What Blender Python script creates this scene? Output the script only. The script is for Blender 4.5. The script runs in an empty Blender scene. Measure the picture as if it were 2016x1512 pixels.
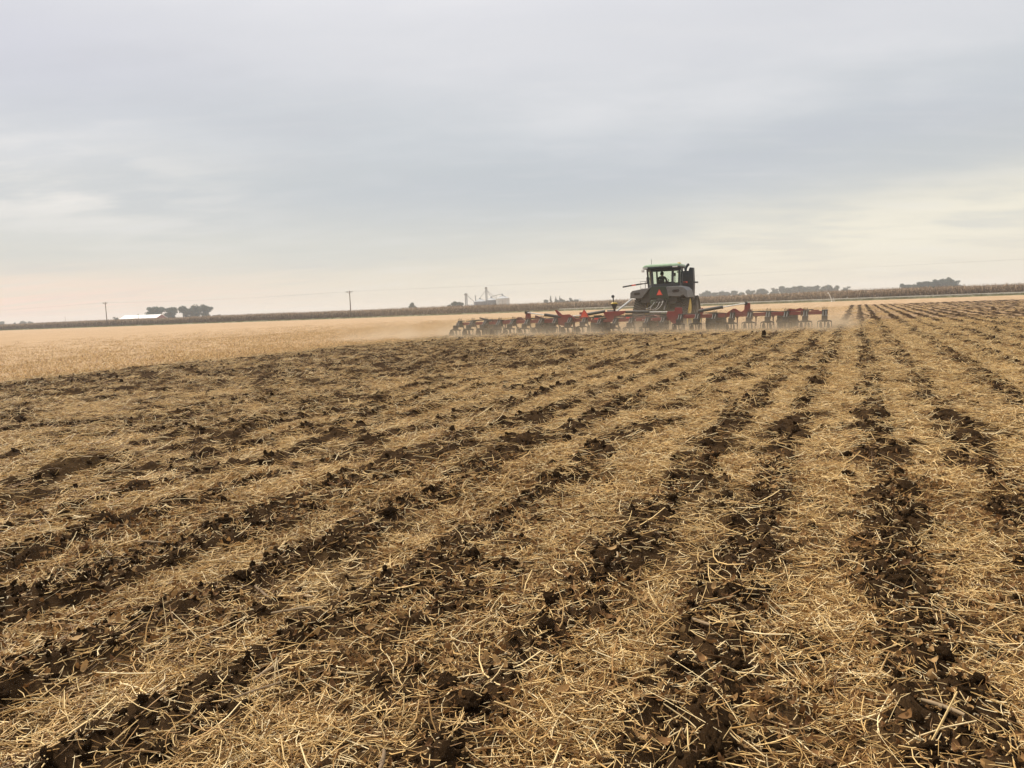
import bpy, bmesh, math, random
import numpy as np
from mathutils import Vector, Matrix, Euler

random.seed(7); RNG = np.random.default_rng(11)
scene = bpy.context.scene
COL = scene.collection
PI = math.pi

# ------------------------------------------------------------------ camera
# world: +Y = direction the furrows run, +X = right across them, Z up, metres, eye height 1.5
cam_d = bpy.data.cameras.new('camera')
cam_d.sensor_fit = 'HORIZONTAL'; cam_d.sensor_width = 36.0
cam_d.lens = 36.0 * 1500.0 / 2016.0
cam_d.clip_start = 0.05; cam_d.clip_end = 6000.0
cam = bpy.data.objects.new('camera', cam_d); COL.objects.link(cam)
cam.matrix_world = Matrix(((0.9110622, -0.00676735, 0.41221338, 0.0),
                           (0.41050666, 0.10724125, -0.90552946, 0.0),
                           (-0.03807824, 0.99421, 0.10048149, 1.5),
                           (0, 0, 0, 1)))
scene.camera = cam

# ------------------------------------------------------------------ sky
world = bpy.data.worlds.new('World'); scene.world = world; world.use_nodes = True
SUN_EL, SUN_AZ = math.radians(46), math.radians(-75)     # azimuth from +Y towards +X


def build_sky():
    nt = world.node_tree; N = nt.nodes; L = nt.links; N.clear()

    def nd(t, **kw):
        n = N.new(t)
        for k, v in kw.items(): setattr(n, k, v)
        return n

    def put(s, v):
        if isinstance(v, (int, float)): s.default_value = v
        elif isinstance(v, tuple): s.default_value = v
        else: L.new(v, s)

    def m(op, a, b=0.0, c=None, clamp=False):
        n = nd('ShaderNodeMath', operation=op, use_clamp=clamp)
        put(n.inputs[0], a); put(n.inputs[1], b)
        if c is not None: put(n.inputs[2], c)
        return n.outputs[0]

    def mix(f, a, b):
        n = nd('ShaderNodeMix', data_type='RGBA'); n.clamp_factor = True
        put(n.inputs[0], f); put(n.inputs[6], a); put(n.inputs[7], b)
        return n.outputs[2]

    def vdot(a, b):
        n = nd('ShaderNodeVectorMath', operation='DOT_PRODUCT')
        put(n.inputs[0], a); n.inputs[1].default_value = b
        return n.outputs['Value']

    def sm(x, lo, hi):
        n = nd('ShaderNodeMapRange', interpolation_type='SMOOTHSTEP')
        put(n.inputs[0], x); n.inputs[1].default_value = lo; n.inputs[2].default_value = hi
        return n.outputs[0]

    tc = nd('ShaderNodeTexCoord').outputs['Generated']
    z = m('MAXIMUM', vdot(tc, (0, 0, 1)), 0.0)
    el = m('MULTIPLY', m('ARCSINE', z), 180 / PI)
    # azimuth in degrees from the direction the view faces (24 deg left of the furrows)
    fw = vdot(tc, (-0.41221, 0.91107, 0)); rt = vdot(tc, (0.91107, 0.41221, 0))
    az = m('MULTIPLY', m('ARCTAN2', rt, fw), 180 / PI)
    # cloud sheet seen in perspective
    den = m('ADD', z, 0.13)
    cx = nd('ShaderNodeCombineXYZ')
    L.new(m('DIVIDE', rt, den), cx.inputs[0]); L.new(m('DIVIDE', fw, den), cx.inputs[1])

    def noise(scale, detail, rough, off, sx=1.0, sy=1.0):
        mp = nd('ShaderNodeMapping'); L.new(cx.outputs[0], mp.inputs[0])
        mp.inputs['Location'].default_value = off; mp.inputs['Scale'].default_value = (sx, sy, 1)
        mp.inputs['Rotation'].default_value = (0, 0, math.radians(14))
        n = nd('ShaderNodeTexNoise'); L.new(mp.outputs[0], n.inputs['Vector'])
        n.inputs['Scale'].default_value = scale; n.inputs['Detail'].default_value = detail
        n.inputs['Roughness'].default_value = rough
        return n.outputs['Fac']
    n1 = noise(0.55, 6, 0.55, (3.1, 1.7, 0), 1.0, 1.5)
    n2 = noise(1.7, 7, 0.58, (8.3, 4.4, 0), 0.75, 1.35)
    n3 = noise(4.2, 6, 0.6, (1.3, 9.4, 0), 0.35, 2.2)
    # base vertical grade of the cloud deck
    ramp = nd('ShaderNodeValToRGB'); cr = ramp.color_ramp; cr.interpolation = 'EASE'

    def lin(r, g, b):
        f = lambda c: ((c / 255 + 0.055) / 1.055) ** 2.4 if c > 10 else c / 255 / 12.92
        return (f(r), f(g), f(b), 1)
    stops = [(0.0, lin(216, 205, 186)), (0.07, lin(212, 205, 190)), (0.20, lin(196, 196, 190)), (0.36, lin(184, 188, 190)),
             (0.52, lin(187, 191, 195)), (0.75, lin(200, 201, 205)), (1.0, lin(208, 208, 213))]
    while len(cr.elements) < len(stops): cr.elements.new(0.5)
    for e, (p, c) in zip(cr.elements, stops): e.position = p; e.color = c
    wob = m('MULTIPLY', m('SUBTRACT', n1, 0.5), 5.0)
    L.new(m('DIVIDE', m('ADD', el, m('MULTIPLY', wob, sm(el, 0.0, 6.0))), 24.0, clamp=True), ramp.inputs[0])
    col = ramp.outputs[0]

    def blob(a0, e0, aw, ew, tilt=0.0):
        da = m('SUBTRACT', az, a0); de = m('SUBTRACT', m('SUBTRACT', el, e0), m('MULTIPLY', da, tilt))
        q = m('ADD', m('POWER', m('ABSOLUTE', m('DIVIDE', da, aw)), 2.0), m('POWER', m('ABSOLUTE', m('DIVIDE', de, ew)), 2.0))
        return m('POWER', 2.718, m('MULTIPLY', q, -1.0))
    # clouds in view: pale break at left, lavender sheet above it, grey bank across the middle, cream break low right, pink at the left horizon
    streak = sm(n2, 0.36, 0.62)
    col = mix(m('MULTIPLY', blob(-33, 9.4, 13, 3.0, -0.10), m('MULTIPLY_ADD', streak, 0.8, 0.2)), col, lin(226, 221, 214))
    col = mix(m('MULTIPLY', blob(-34, 16.5, 13, 3.8), 0.6), col, lin(188, 189, 200))
    col = mix(m('MULTIPLY', blob(2, 9.0, 26, 3.0, 0.05), 0.55), col, lin(177, 183, 189))
    col = mix(m('MULTIPLY', blob(20, 10.5, 14, 2.2, 0.06), m('MULTIPLY', sm(n2, 0.3, 0.6), 0.55)), col, lin(177, 181, 189))
    col = mix(m('MULTIPLY', blob(30, 4.3, 22, 2.8, 0.05), m('MULTIPLY_ADD', streak, 0.5, 0.32)), col, lin(229, 222, 203))
    col = mix(m('MULTIPLY', blob(-36, 1.3, 17, 1.8), m('MULTIPLY_ADD', sm(n3, 0.35, 0.6), 0.55, 0.45)), col, lin(228, 202, 186))
    # cloud texture everywhere
    col = mix(m('MULTIPLY', sm(n2, 0.5, 0.8), 0.22), col, lin(214, 214, 215))
    col = mix(m('MULTIPLY', sm(n2, 0.5, 0.2), 0.22), col, lin(178, 181, 186))
    col = mix(m('MULTIPLY', sm(n3, 0.5, 0.8), 0.10), col, lin(226, 222, 218))
    sky = nd('ShaderNodeTexSky', sky_type='NISHITA'); sky.sun_disc = False
    sky.sun_elevation = SUN_EL; sky.sun_rotation = SUN_AZ; sky.dust_density = 4.0
    skb = nd('ShaderNodeVectorMath', operation='SCALE'); L.new(sky.outputs[0], skb.inputs[0]); skb.inputs['Scale'].default_value = 0.10
    col = mix(m('MULTIPLY', sm(n1, 0.48, 0.72), m('MULTIPLY', sm(el, 6.0, 14.0), 0.45)), col, lin(218, 217, 218))
    col = mix(m('MULTIPLY', sm(n1, 0.5, 0.28), m('MULTIPLY', sm(el, 6.0, 14.0), 0.6)), col, lin(180, 182, 188))
    col = mix(0.97, skb.outputs[0], col)
    bg = nd('ShaderNodeBackground'); L.new(col, bg.inputs[0]); bg.inputs[1].default_value = 0.945
    out = nd('ShaderNodeOutputWorld'); L.new(bg.outputs[0], out.inputs[0])


build_sky()

# ------------------------------------------------------------------ sun (veiled by cloud) and exposure
sun_d = bpy.data.lights.new('sun', 'SUN'); sun_d.energy = 3.3; sun_d.angle = math.radians(12); sun_d.color = (1.0, 0.91, 0.77)
sun = bpy.data.objects.new('sun', sun_d); COL.objects.link(sun)
sd = Vector((math.sin(SUN_AZ) * math.cos(SUN_EL), math.cos(SUN_AZ) * math.cos(SUN_EL), math.sin(SUN_EL)))
sun.rotation_euler = sd.to_track_quat('Z', 'Y').to_euler(); sun.location = (0, 0, 60)
scene.view_settings.view_transform = 'Standard'; scene.view_settings.look = 'None'
scene.view_settings.exposure = 0.40; scene.view_settings.gamma = 1.0; scene.view_settings.use_curve_mapping = False
cy = scene.cycles
cy.max_bounces = 6; cy.diffuse_bounces = 2; cy.glossy_bounces = 2; cy.transmission_bounces = 4
cy.transparent_max_bounces = 12; cy.volume_bounces = 1; cy.volume_step_rate = 1.0; cy.volume_max_steps = 256
cy.caustics_reflective = False; cy.caustics_refractive = False
cy.use_adaptive_sampling = True; cy.adaptive_threshold = 0.02

# ================================================================== helpers


class MB:
    """collects shapes, builds ONE mesh object"""

    def __init__(self): self.v = []; self.f = []

    def add(self, vs, fs):
        o = len(self.v); self.v += [tuple(p) for p in vs]; self.f += [tuple(i + o for i in f) for f in fs]; return self

    def box(self, x0, x1, y0, y1, z0, z1, M=None):
        vs = [Vector((x, y, z)) for x in (x0, x1) for y in (y0, y1) for z in (z0, z1)]
        if M is not None: vs = [M @ p for p in vs]
        return self.add(vs, [(0, 1, 3, 2), (4, 6, 7, 5), (0, 4, 5, 1), (2, 3, 7, 6), (0, 2, 6, 4), (1, 5, 7, 3)])

    def bar(self, p, q, w, h, up=(0, 0, 1)):
        p = Vector(p); q = Vector(q); d = (q - p).normalized(); s = d.cross(Vector(up))
        if s.length < 1e-4: s = d.cross(Vector((1, 0, 0)))
        s.normalize(); u = s.cross(d)
        vs = [e + s * a * w / 2 + u * b * h / 2 for e in (p, q) for a, b in ((-1, -1), (1, -1), (1, 1), (-1, 1))]
        return self.add(vs, [(3, 2, 1, 0), (4, 5, 6, 7), (0, 1, 5, 4), (1, 2, 6, 5), (2, 3, 7, 6), (3, 0, 4, 7)])

    def tube(self, pts, rad, n=8, caps=True):
        pts = [Vector(p) for p in pts]
        if isinstance(rad, (int, float)): rad = [rad] * len(pts)
        vs = []; fs = []
        for i, p in enumerate(pts):
            d = (pts[min(i + 1, len(pts) - 1)] - pts[max(i - 1, 0)]).normalized()
            s = d.cross(Vector((0, 0, 1)))
            if s.length < 1e-3: s = Vector((1, 0, 0))
            s.normalize(); u = s.cross(d)
            for k in range(n):
                a = 2 * PI * k / n; vs.append(p + (s * math.cos(a) + u * math.sin(a)) * rad[i])
        for i in range(len(pts) - 1):
            for k in range(n):
                a = i * n + k; b = i * n + (k + 1) % n; fs.append((a, b, b + n, a + n))
        if caps: fs.append(tuple(range(n - 1, -1, -1))); fs.append(tuple(range((len(pts) - 1) * n, len(pts) * n)))
        return self.add(vs, fs)

    def lathe(self, prof, n=24, axis='Z', c=(0, 0, 0)):
        """prof: (radius, height along the axis)"""
        vs = []; fs = []
        for r, h in prof:
            for k in range(n):
                a = 2 * PI * k / n; x, y = r * math.cos(a), r * math.sin(a)
                p = (x, y, h) if axis == 'Z' else ((h, x, y) if axis == 'X' else (x, h, y))
                vs.append(Vector(p) + Vector(c))
        for i in range(len(prof) - 1):
            for k in range(n):
                a = i * n + k; b = i * n + (k + 1) % n; fs.append((a, b, b + n, a + n))
        fs.append(tuple(range(n - 1, -1, -1))); fs.append(tuple(range((len(prof) - 1) * n, len(prof) * n)))
        return self.add(vs, fs)

    def prism(self, poly, a0, a1, axis='Y', shrink=None):
        """poly: 2D outline; extruded along axis (Y: poly is x,z; X: poly is y,z; Z: poly is x,y)"""
        n = len(poly); vs = []
        for j, a in enumerate((a0, a1)):
            for (u, v) in poly:
                vs.append((u, a, v) if axis == 'Y' else ((a, u, v) if axis == 'X' else (u, v, a)))
        fs = [tuple(range(n)), tuple(range(2 * n - 1, n - 1, -1))]
        fs += [(i, (i + 1) % n, n + (i + 1) % n, n + i) for i in range(n)]
        return self.add(vs, fs)

    def mesh(self, name):
        me = bpy.data.meshes.new(name); me.from_pydata(self.v, [], self.f); me.update()
        b = bmesh.new(); b.from_mesh(me); bmesh.ops.recalc_face_normals(b, faces=b.faces); b.to_mesh(me); b.free()
        return me

    def build(self, name, mat, parent=None, smooth=False, bevel=0.0, seg=2):
        me = self.mesh(name)
        if mat: me.materials.append(mat)
        o = bpy.data.objects.new(name, me); COL.objects.link(o)
        if parent: o.parent = parent
        if smooth:
            me.polygons.foreach_set('use_smooth', [True] * len(me.polygons))
            try:
                me.set_sharp_from_angle(angle=math.radians(40))
            except Exception: pass
        if bevel > 0:
            bv = o.modifiers.new('bevel', 'BEVEL'); bv.width = bevel; bv.segments = seg; bv.limit_method = 'ANGLE'
            bv.angle_limit = math.radians(35)
        return o


def tag(o, label=None, cat=None, group=None, kind=None):
    if label: o['label'] = label
    if cat: o['category'] = cat
    if group: o['group'] = group
    if kind: o['kind'] = kind
    return o


def empty(name, loc, label, cat, group=None, rz=0.0):
    o = bpy.data.objects.new(name, None); o.empty_display_size = 0.3; COL.objects.link(o)
    o.location = loc; o.rotation_euler = (0, 0, rz)
    return tag(o, label, cat, group)


def copy_tree(o, parent=None):
    c = o.copy(); COL.objects.link(c); c.parent = parent
    for ch in list(o.children):
        copy_tree(ch, c)
    return c


def polar(az, d, z=0.0):
    a = math.radians(az); return Vector((d * math.sin(a), d * math.cos(a), z))


# ---- materials
def new_mat(name):
    m = bpy.data.materials.new(name); m.use_nodes = True
    return m, m.node_tree.nodes, m.node_tree.links, m.node_tree.nodes['Principled BSDF']


def mat(name, c, rough=0.6, metal=0.0, var=0.25, scale=6.0, dust=0.0, spec=0.5, bump=0.0):
    """painted / plain surface: noise-broken colour and roughness, optional settled dust"""
    m, N, L, P = new_mat(name)
    P.inputs['Metallic'].default_value = metal
    P.inputs['Specular IOR Level'].default_value = spec
    tc = N.new('ShaderNodeTexCoord'); n = N.new('ShaderNodeTexNoise')
    L.new(tc.outputs['Object'], n.inputs['Vector']); n.inputs['Scale'].default_value = scale
    n.inputs['Detail'].default_value = 7; n.inputs['Roughness'].default_value = 0.65
    r = N.new('ShaderNodeValToRGB'); L.new(n.outputs['Fac'], r.inputs[0])
    r.color_ramp.elements[0].position = 0.3; r.color_ramp.elements[1].position = 0.72
    r.color_ramp.elements[0].color = tuple(x * (1 - var) for x in c) + (1,)
    r.color_ramp.elements[1].color = tuple(min(1, x * (1 + var)) for x in c) + (1,)
    col = r.outputs[0]
    if dust > 0:
        n2 = N.new('ShaderNodeTexNoise'); L.new(tc.outputs['Object'], n2.inputs['Vector']); n2.inputs['Scale'].default_value = 2.3
        n2.inputs['Detail'].default_value = 8
        mr = N.new('ShaderNodeMapRange'); L.new(n2.outputs['Fac'], mr.inputs[0])
        mr.inputs[1].default_value = 0.3; mr.inputs[2].default_value = 0.75; mr.inputs[3].default_value = dust * 0.4; mr.inputs[4].default_value = dust
        mx = N.new('ShaderNodeMix'); mx.data_type = 'RGBA'
        L.new(mr.outputs[0], mx.inputs[0]); L.new(col, mx.inputs[6]); mx.inputs[7].default_value = (0.20, 0.155, 0.105, 1)
        col = mx.outputs[2]
    L.new(col, P.inputs['Base Color'])
    mr = N.new('ShaderNodeMapRange'); L.new(n.outputs['Fac'], mr.inputs[0])
    mr.inputs[3].default_value = max(0.05, rough - 0.12); mr.inputs[4].default_value = min(1, rough + 0.12)
    L.new(mr.outputs[0], P.inputs['Roughness'])
    if bump > 0:
        b = N.new('ShaderNodeBump'); b.inputs['Strength'].default_value = bump; b.inputs['Distance'].default_value = 0.05
        L.new(n.outputs['Fac'], b.inputs['Height']); L.new(b.outputs[0], P.inputs['Normal'])
    return m


M = {}
M['green'] = mat('green_paint', (0.035, 0.12, 0.035), 0.42, dust=0.35)
M['roof_green'] = mat('roof_green_paint', (0.34, 0.50, 0.32), 0.45, dust=0.3)
M['dark_green'] = mat('dark_green_paint', (0.014, 0.036, 0.02), 0.5, dust=0.10)
M['grey_plastic'] = mat('grey_fender_plastic', (0.145, 0.15, 0.148), 0.62, dust=0.12)
M['black'] = mat('black_steel', (0.016, 0.018, 0.019), 0.55, dust=0.12)
M['slate'] = mat('slate_steel', (0.034, 0.042, 0.05), 0.5, dust=0.06)
M['rubber'] = mat('track_rubber', (0.018, 0.018, 0.018), 0.85, dust=0.16)
M['red'] = mat('red_paint', (0.27, 0.017, 0.02), 0.45, dust=0.12)
M['dark_red'] = mat('dark_red_paint', (0.15, 0.018, 0.018), 0.5, dust=0.35)
M['yellow'] = mat('yellow_paint', (0.62, 0.42, 0.02), 0.45, dust=0.25)
M['steel'] = mat('bare_steel', (0.42, 0.41, 0.39), 0.4, metal=0.7, dust=0.15)
M['lug'] = mat('dusty_lug_rubber', (0.042, 0.040, 0.037), 0.9, dust=0.12)
M['dark_steel'] = mat('worn_dark_steel', (0.06, 0.055, 0.05), 0.5, metal=0.4, dust=0.2)
M['chrome'] = mat('polished_rod', (0.93, 0.91, 0.84), 0.3, metal=0.1, var=0.04)
M['grey_metal'] = mat('grey_metal', (0.36, 0.36, 0.34), 0.5, dust=0.2)
M['orange'] = mat('fluorescent_orange', (1.0, 0.12, 0.06), 0.5, var=0.06)
M['red_border'] = mat('dark_red_border', (0.42, 0.012, 0.015), 0.4, var=0.1)
M['reflector'] = mat('red_reflector', (0.95, 0.07, 0.05), 0.3, var=0.1)
M['white_lamp'] = mat('clear_lamp', (0.75, 0.75, 0.72), 0.25, var=0.05)
M['decal'] = mat('pale_decal', (0.6, 0.58, 0.53), 0.6, var=0.3)
M['skin'] = mat('skin', (0.36, 0.20, 0.13), 0.6, var=0.1)
M['cloth'] = mat('dark_work_shirt', (0.035, 0.04, 0.05), 0.9, var=0.3, scale=30)
M['hair'] = mat('dark_cap', (0.02, 0.018, 0.016), 0.9)
M['seat'] = mat('seat_fabric', (0.03, 0.03, 0.032), 0.9)
M['wood'] = mat('weathered_pole_wood', (0.20, 0.145, 0.105), 0.9, scale=3)
M['wire'] = mat('wire_metal', (0.22, 0.21, 0.20), 0.6)
M['ceramic'] = mat('insulator', (0.25, 0.22, 0.2), 0.4)
M['galv'] = mat('galvanised_steel', (0.20, 0.22, 0.245), 0.5, metal=0.35, var=0.2, scale=0.6)
M['galv_light'] = mat('pale_galvanised_steel', (0.52, 0.52, 0.49), 0.5, metal=0.2, var=0.12, scale=0.6)
M['bin_roof'] = mat('bin_roof_steel', (0.62, 0.64, 0.64), 0.45, metal=0.2, var=0.1, scale=0.5)
M['barn_roof'] = mat('white_metal_roof', (0.86, 0.83, 0.80), 0.45, var=0.05)
M['barn_wall'] = mat('red_barn_siding', (0.26, 0.075, 0.06), 0.8, var=0.2, scale=1.5)
M['house'] = mat('pale_siding', (0.55, 0.53, 0.48), 0.8)
M['bark'] = mat('bark', (0.06, 0.045, 0.032), 0.95, bump=0.4)
M['white_pvc'] = mat('white_pipe', (0.7, 0.68, 0.62), 0.5, var=0.1)
M['gravel'] = mat('gravel_road', (0.60, 0.54, 0.42), 0.95, scale=1.4, var=0.2)


def glass_mat():
    m, N, L, P = new_mat('tinted_cab_glass'); N.remove(P)
    t = N.new('ShaderNodeBsdfTransparent'); t.inputs[0].default_value = (0.93, 0.97, 0.925, 1)
    g = N.new('ShaderNodeBsdfGlossy'); g.inputs['Roughness'].default_value = 0.06
    nz = N.new('ShaderNodeTexNoise'); nz.inputs['Scale'].default_value = 3.0
    d = N.new('ShaderNodeBsdfDiffuse'); d.inputs[0].default_value = (0.22, 0.2, 0.15, 1)
    fr = N.new('ShaderNodeMath'); fr.operation = 'MULTIPLY'; lw = N.new('ShaderNodeLayerWeight'); lw.inputs[0].default_value = 0.25; L.new(lw.outputs['Facing'], fr.inputs[0]); fr.inputs[1].default_value = 0.22; mx = N.new('ShaderNodeMixShader'); mx2 = N.new('ShaderNodeMixShader')
    L.new(fr.outputs[0], mx.inputs[0]); L.new(t.outputs[0], mx.inputs[1]); L.new(g.outputs[0], mx.inputs[2])
    mr = N.new('ShaderNodeMapRange'); L.new(nz.outputs['Fac'], mr.inputs[0]); mr.inputs[3].default_value = 0.0; mr.inputs[4].default_value = 0.03
    L.new(mr.outputs[0], mx2.inputs[0]); L.new(mx.outputs[0], mx2.inputs[1]); L.new(d.outputs[0], mx2.inputs[2])
    L.new(mx2.outputs[0], N['Material Output'].inputs[0])
    return m


M['glass'] = glass_mat()


def random_tone_mat(name, stops, rough=0.8, transl=0.0, tone_attr=True, spec=0.3):
    """colour picked per instance (object random) and per piece (tone attribute of the mesh)"""
    m, N, L, P = new_mat(name)
    oi = N.new('ShaderNodeObjectInfo'); at = N.new('ShaderNodeAttribute'); at.attribute_name = 'tone'
    ad = N.new('ShaderNodeMath'); ad.operation = 'ADD'
    L.new(oi.outputs['Random'], ad.inputs[0])
    if tone_attr: L.new(at.outputs['Fac'], ad.inputs[1])
    fr = N.new('ShaderNodeMath'); fr.operation = 'FRACT'; L.new(ad.outputs[0], fr.inputs[0])
    r = N.new('ShaderNodeValToRGB'); L.new(fr.outputs[0], r.inputs[0])
    while len(r.color_ramp.elements) < len(stops): r.color_ramp.elements.new(0.5)
    for e, (p, c) in zip(r.color_ramp.elements, stops): e.position = p; e.color = tuple(c) + (1,)
    tc = N.new('ShaderNodeTexCoord'); nz = N.new('ShaderNodeTexNoise'); L.new(tc.outputs['Object'], nz.inputs['Vector'])
    nz.inputs['Scale'].default_value = 25; nz.inputs['Detail'].default_value = 3
    mr = N.new('ShaderNodeMapRange'); L.new(nz.outputs['Fac'], mr.inputs[0]); mr.inputs[3].default_value = 0.6; mr.inputs[4].default_value = 1.4
    mu = N.new('ShaderNodeMix'); mu.data_type = 'RGBA'; mu.blend_type = 'MULTIPLY'; mu.inputs[0].default_value = 1
    L.new(r.outputs[0], mu.inputs[6]); L.new(mr.outputs[0], mu.inputs[7])
    L.new(mu.outputs[2], P.inputs['Base Color']); P.inputs['Roughness'].default_value = rough
    P.inputs['Specular IOR Level'].default_value = spec
    if transl > 0:
        t = N.new('ShaderNodeBsdfTranslucent'); L.new(mu.outputs[2], t.inputs[0])
        mx = N.new('ShaderNodeMixShader'); mx.inputs[0].default_value = transl
        L.new(P.outputs[0], mx.inputs[1]); L.new(t.outputs[0], mx.inputs[2])
        L.new(mx.outputs[0], N['Material Output'].inputs[0])
    return m


M['straw'] = random_tone_mat('dry_straw', [(0.0, (0.12, 0.06, 0.02)), (0.25, (0.37, 0.20, 0.062)), (0.5, (0.66, 0.425, 0.16)), (0.78, (0.88, 0.64, 0.295)), (1.0, (0.94, 0.77, 0.46))], 0.55)
M['leaf_litter'] = random_tone_mat('dry_leaf_litter', [(0.0, (0.14, 0.065, 0.024)), (0.4, (0.28, 0.145, 0.052)), (0.75, (0.43, 0.25, 0.095)), (1.0, (0.56, 0.36, 0.16))], 0.8, 0.25)
M['chaff'] = random_tone_mat('pale_chaff', [(0.0, (0.32, 0.20, 0.09)), (0.6, (0.58, 0.42, 0.22)), (1.0, (0.80, 0.68, 0.46))], 0.7)
M['corn_leaf'] = random_tone_mat('dry_corn_leaf', [(0.0, (0.12, 0.10, 0.055)), (0.35, (0.23, 0.16, 0.10)), (0.7, (0.38, 0.265, 0.17)), (1.0, (0.54, 0.40, 0.27))], 0.8, 0.2)
M['leaf'] = random_tone_mat('tree_leaf', [(0.0, (0.024, 0.05, 0.026)), (0.5, (0.036, 0.072, 0.036)), (1.0, (0.052, 0.092, 0.045))], 0.7, 0.2)
M['needle'] = random_tone_mat('conifer_needle', [(0.0, (0.02, 0.035, 0.022)), (1.0, (0.035, 0.055, 0.03))], 0.7)
M['old_stalk'] = random_tone_mat('old_corn_stalk', [(0.0, (0.16, 0.105, 0.06)), (0.6, (0.30, 0.21, 0.12)), (1.0, (0.45, 0.33, 0.19))], 0.8)
M['grass'] = random_tone_mat('verge_grass', [(0.0, (0.10, 0.11, 0.04)), (0.6, (0.20, 0.18, 0.08)), (1.0, (0.34, 0.28, 0.14))], 0.8, 0.2)


def soil_nodes(N, L, coord):
    n1 = N.new('ShaderNodeTexNoise'); L.new(coord, n1.inputs['Vector']); n1.inputs['Scale'].default_value = 9; n1.inputs['Detail'].default_value = 9; n1.inputs['Roughness'].default_value = 0.7
    r = N.new('ShaderNodeValToRGB'); L.new(n1.outputs['Fac'], r.inputs[0])
    r.color_ramp.elements[0].position = 0.3; r.color_ramp.elements[0].color = (0.019, 0.0105, 0.0048, 1)
    r.color_ramp.elements[1].position = 0.75; r.color_ramp.elements[1].color = (0.088, 0.051, 0.024, 1)
    return n1, r


def soil_mat():
    m, N, L, P = new_mat('moist_dark_soil')
    tc = N.new('ShaderNodeTexCoord'); oi = N.new('ShaderNodeObjectInfo')
    ad = N.new('ShaderNodeVectorMath'); L.new(tc.outputs['Object'], ad.inputs[0])
    sc = N.new('ShaderNodeVectorMath'); sc.operation = 'SCALE'; sc.inputs[0].default_value = (7, 3, 5); L.new(oi.outputs['Random'], sc.inputs['Scale'])
    L.new(sc.outputs[0], ad.inputs[1])
    n1, r = soil_nodes(N, L, ad.outputs[0])
    L.new(r.outputs[0], P.inputs['Base Color']); P.inputs['Roughness'].default_value = 1.0; P.inputs['Specular IOR Level'].default_value = 0.03
    n2 = N.new('ShaderNodeTexNoise'); L.new(ad.outputs[0], n2.inputs['Vector']); n2.inputs['Scale'].default_value = 40; n2.inputs['Detail'].default_value = 6
    b = N.new('ShaderNodeBump'); b.inputs['Strength'].default_value = 0.8; b.inputs['Distance'].default_value = 0.02
    L.new(n2.outputs['Fac'], b.inputs['Height']); L.new(b.outputs[0], P.inputs['Normal'])
    return m


M['soil'] = soil_mat()


def ground_mat():
    m, N, L, P = new_mat('field_ground')

    def nz(scale, detail, rough=0.6, sx=1, sy=1, rot=0):
        mp = N.new('ShaderNodeMapping'); L.new(tc.outputs['Object'], mp.inputs[0])
        mp.inputs['Scale'].default_value = (sx, sy, 1); mp.inputs['Rotation'].default_value = (0, 0, math.radians(rot))
        n = N.new('ShaderNodeTexNoise'); L.new(mp.outputs[0], n.inputs['Vector'])
        n.inputs['Scale'].default_value = scale; n.inputs['Detail'].default_value = detail; n.inputs['Roughness'].default_value = rough
        return n.outputs['Fac']

    def m2(op, a, b, clamp=False):
        n = N.new('ShaderNodeMath'); n.operation = op; n.use_clamp = clamp
        for s, v in zip(n.inputs, (a, b)):
            if isinstance(v, (int, float)): s.default_value = v
            else: L.new(v, s)
        return n.outputs[0]

    def mixc(f, a, b):
        n = N.new('ShaderNodeMix'); n.data_type = 'RGBA'
        for s, v in ((n.inputs[0], f), (n.inputs[6], a), (n.inputs[7], b)):
            if isinstance(v, (int, float, tuple)): s.default_value = v
            else: L.new(v, s)
        return n.outputs[2]

    def ramp(f, stops):
        r = N.new('ShaderNodeValToRGB'); L.new(f, r.inputs[0])
        while len(r.color_ramp.elements) < len(stops): r.color_ramp.elements.new(0.5)
        for e, (p, c) in zip(r.color_ramp.elements, stops): e.position = p; e.color = tuple(c) + (1,)
        return r.outputs[0]
    tc = N.new('ShaderNodeTexCoord')
    at = N.new('ShaderNodeAttribute'); at.attribute_name = 'cov'
    st = N.new('ShaderNodeAttribute'); st.attribute_name = 'stub'
    n1, soilr = soil_nodes(N, L, tc.outputs['Object'])
    fib = m2('MAXIMUM', nz(10, 5, 0.6, 1.2, 12, 25), m2('MAXIMUM', nz(10, 5, 0.6, 12, 1.2, 10), nz(9, 5, 0.6, 10, 1.2, -48)))
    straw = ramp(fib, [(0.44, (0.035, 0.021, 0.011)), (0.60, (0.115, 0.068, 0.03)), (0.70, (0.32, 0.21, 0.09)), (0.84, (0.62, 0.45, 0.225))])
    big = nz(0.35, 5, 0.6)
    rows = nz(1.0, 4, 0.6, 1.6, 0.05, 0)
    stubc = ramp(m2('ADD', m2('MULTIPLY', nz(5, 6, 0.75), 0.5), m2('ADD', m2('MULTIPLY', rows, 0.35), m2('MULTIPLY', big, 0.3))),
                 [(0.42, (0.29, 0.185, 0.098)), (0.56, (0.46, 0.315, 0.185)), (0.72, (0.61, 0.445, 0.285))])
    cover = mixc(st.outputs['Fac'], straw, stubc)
    f = m2('ADD', m2('MULTIPLY', m2('SUBTRACT', at.outputs['Fac'], 0.5), 1.5), m2('ADD', 0.5, m2('MULTIPLY', m2('SUBTRACT', n1.outputs['Fac'], 0.5), 1.3)), True)
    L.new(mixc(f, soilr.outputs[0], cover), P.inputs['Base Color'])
    P.inputs['Roughness'].default_value = 1.0; P.inputs['Specular IOR Level'].default_value = 0.03
    b = N.new('ShaderNodeBump'); b.inputs['Strength'].default_value = 0.7; b.inputs['Distance'].default_value = 0.03
    L.new(m2('ADD', nz(38, 6, 0.7), m2('MULTIPLY', fib, 0.8)), b.inputs['Height']); L.new(b.outputs[0], P.inputs['Normal'])
    return m


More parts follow.
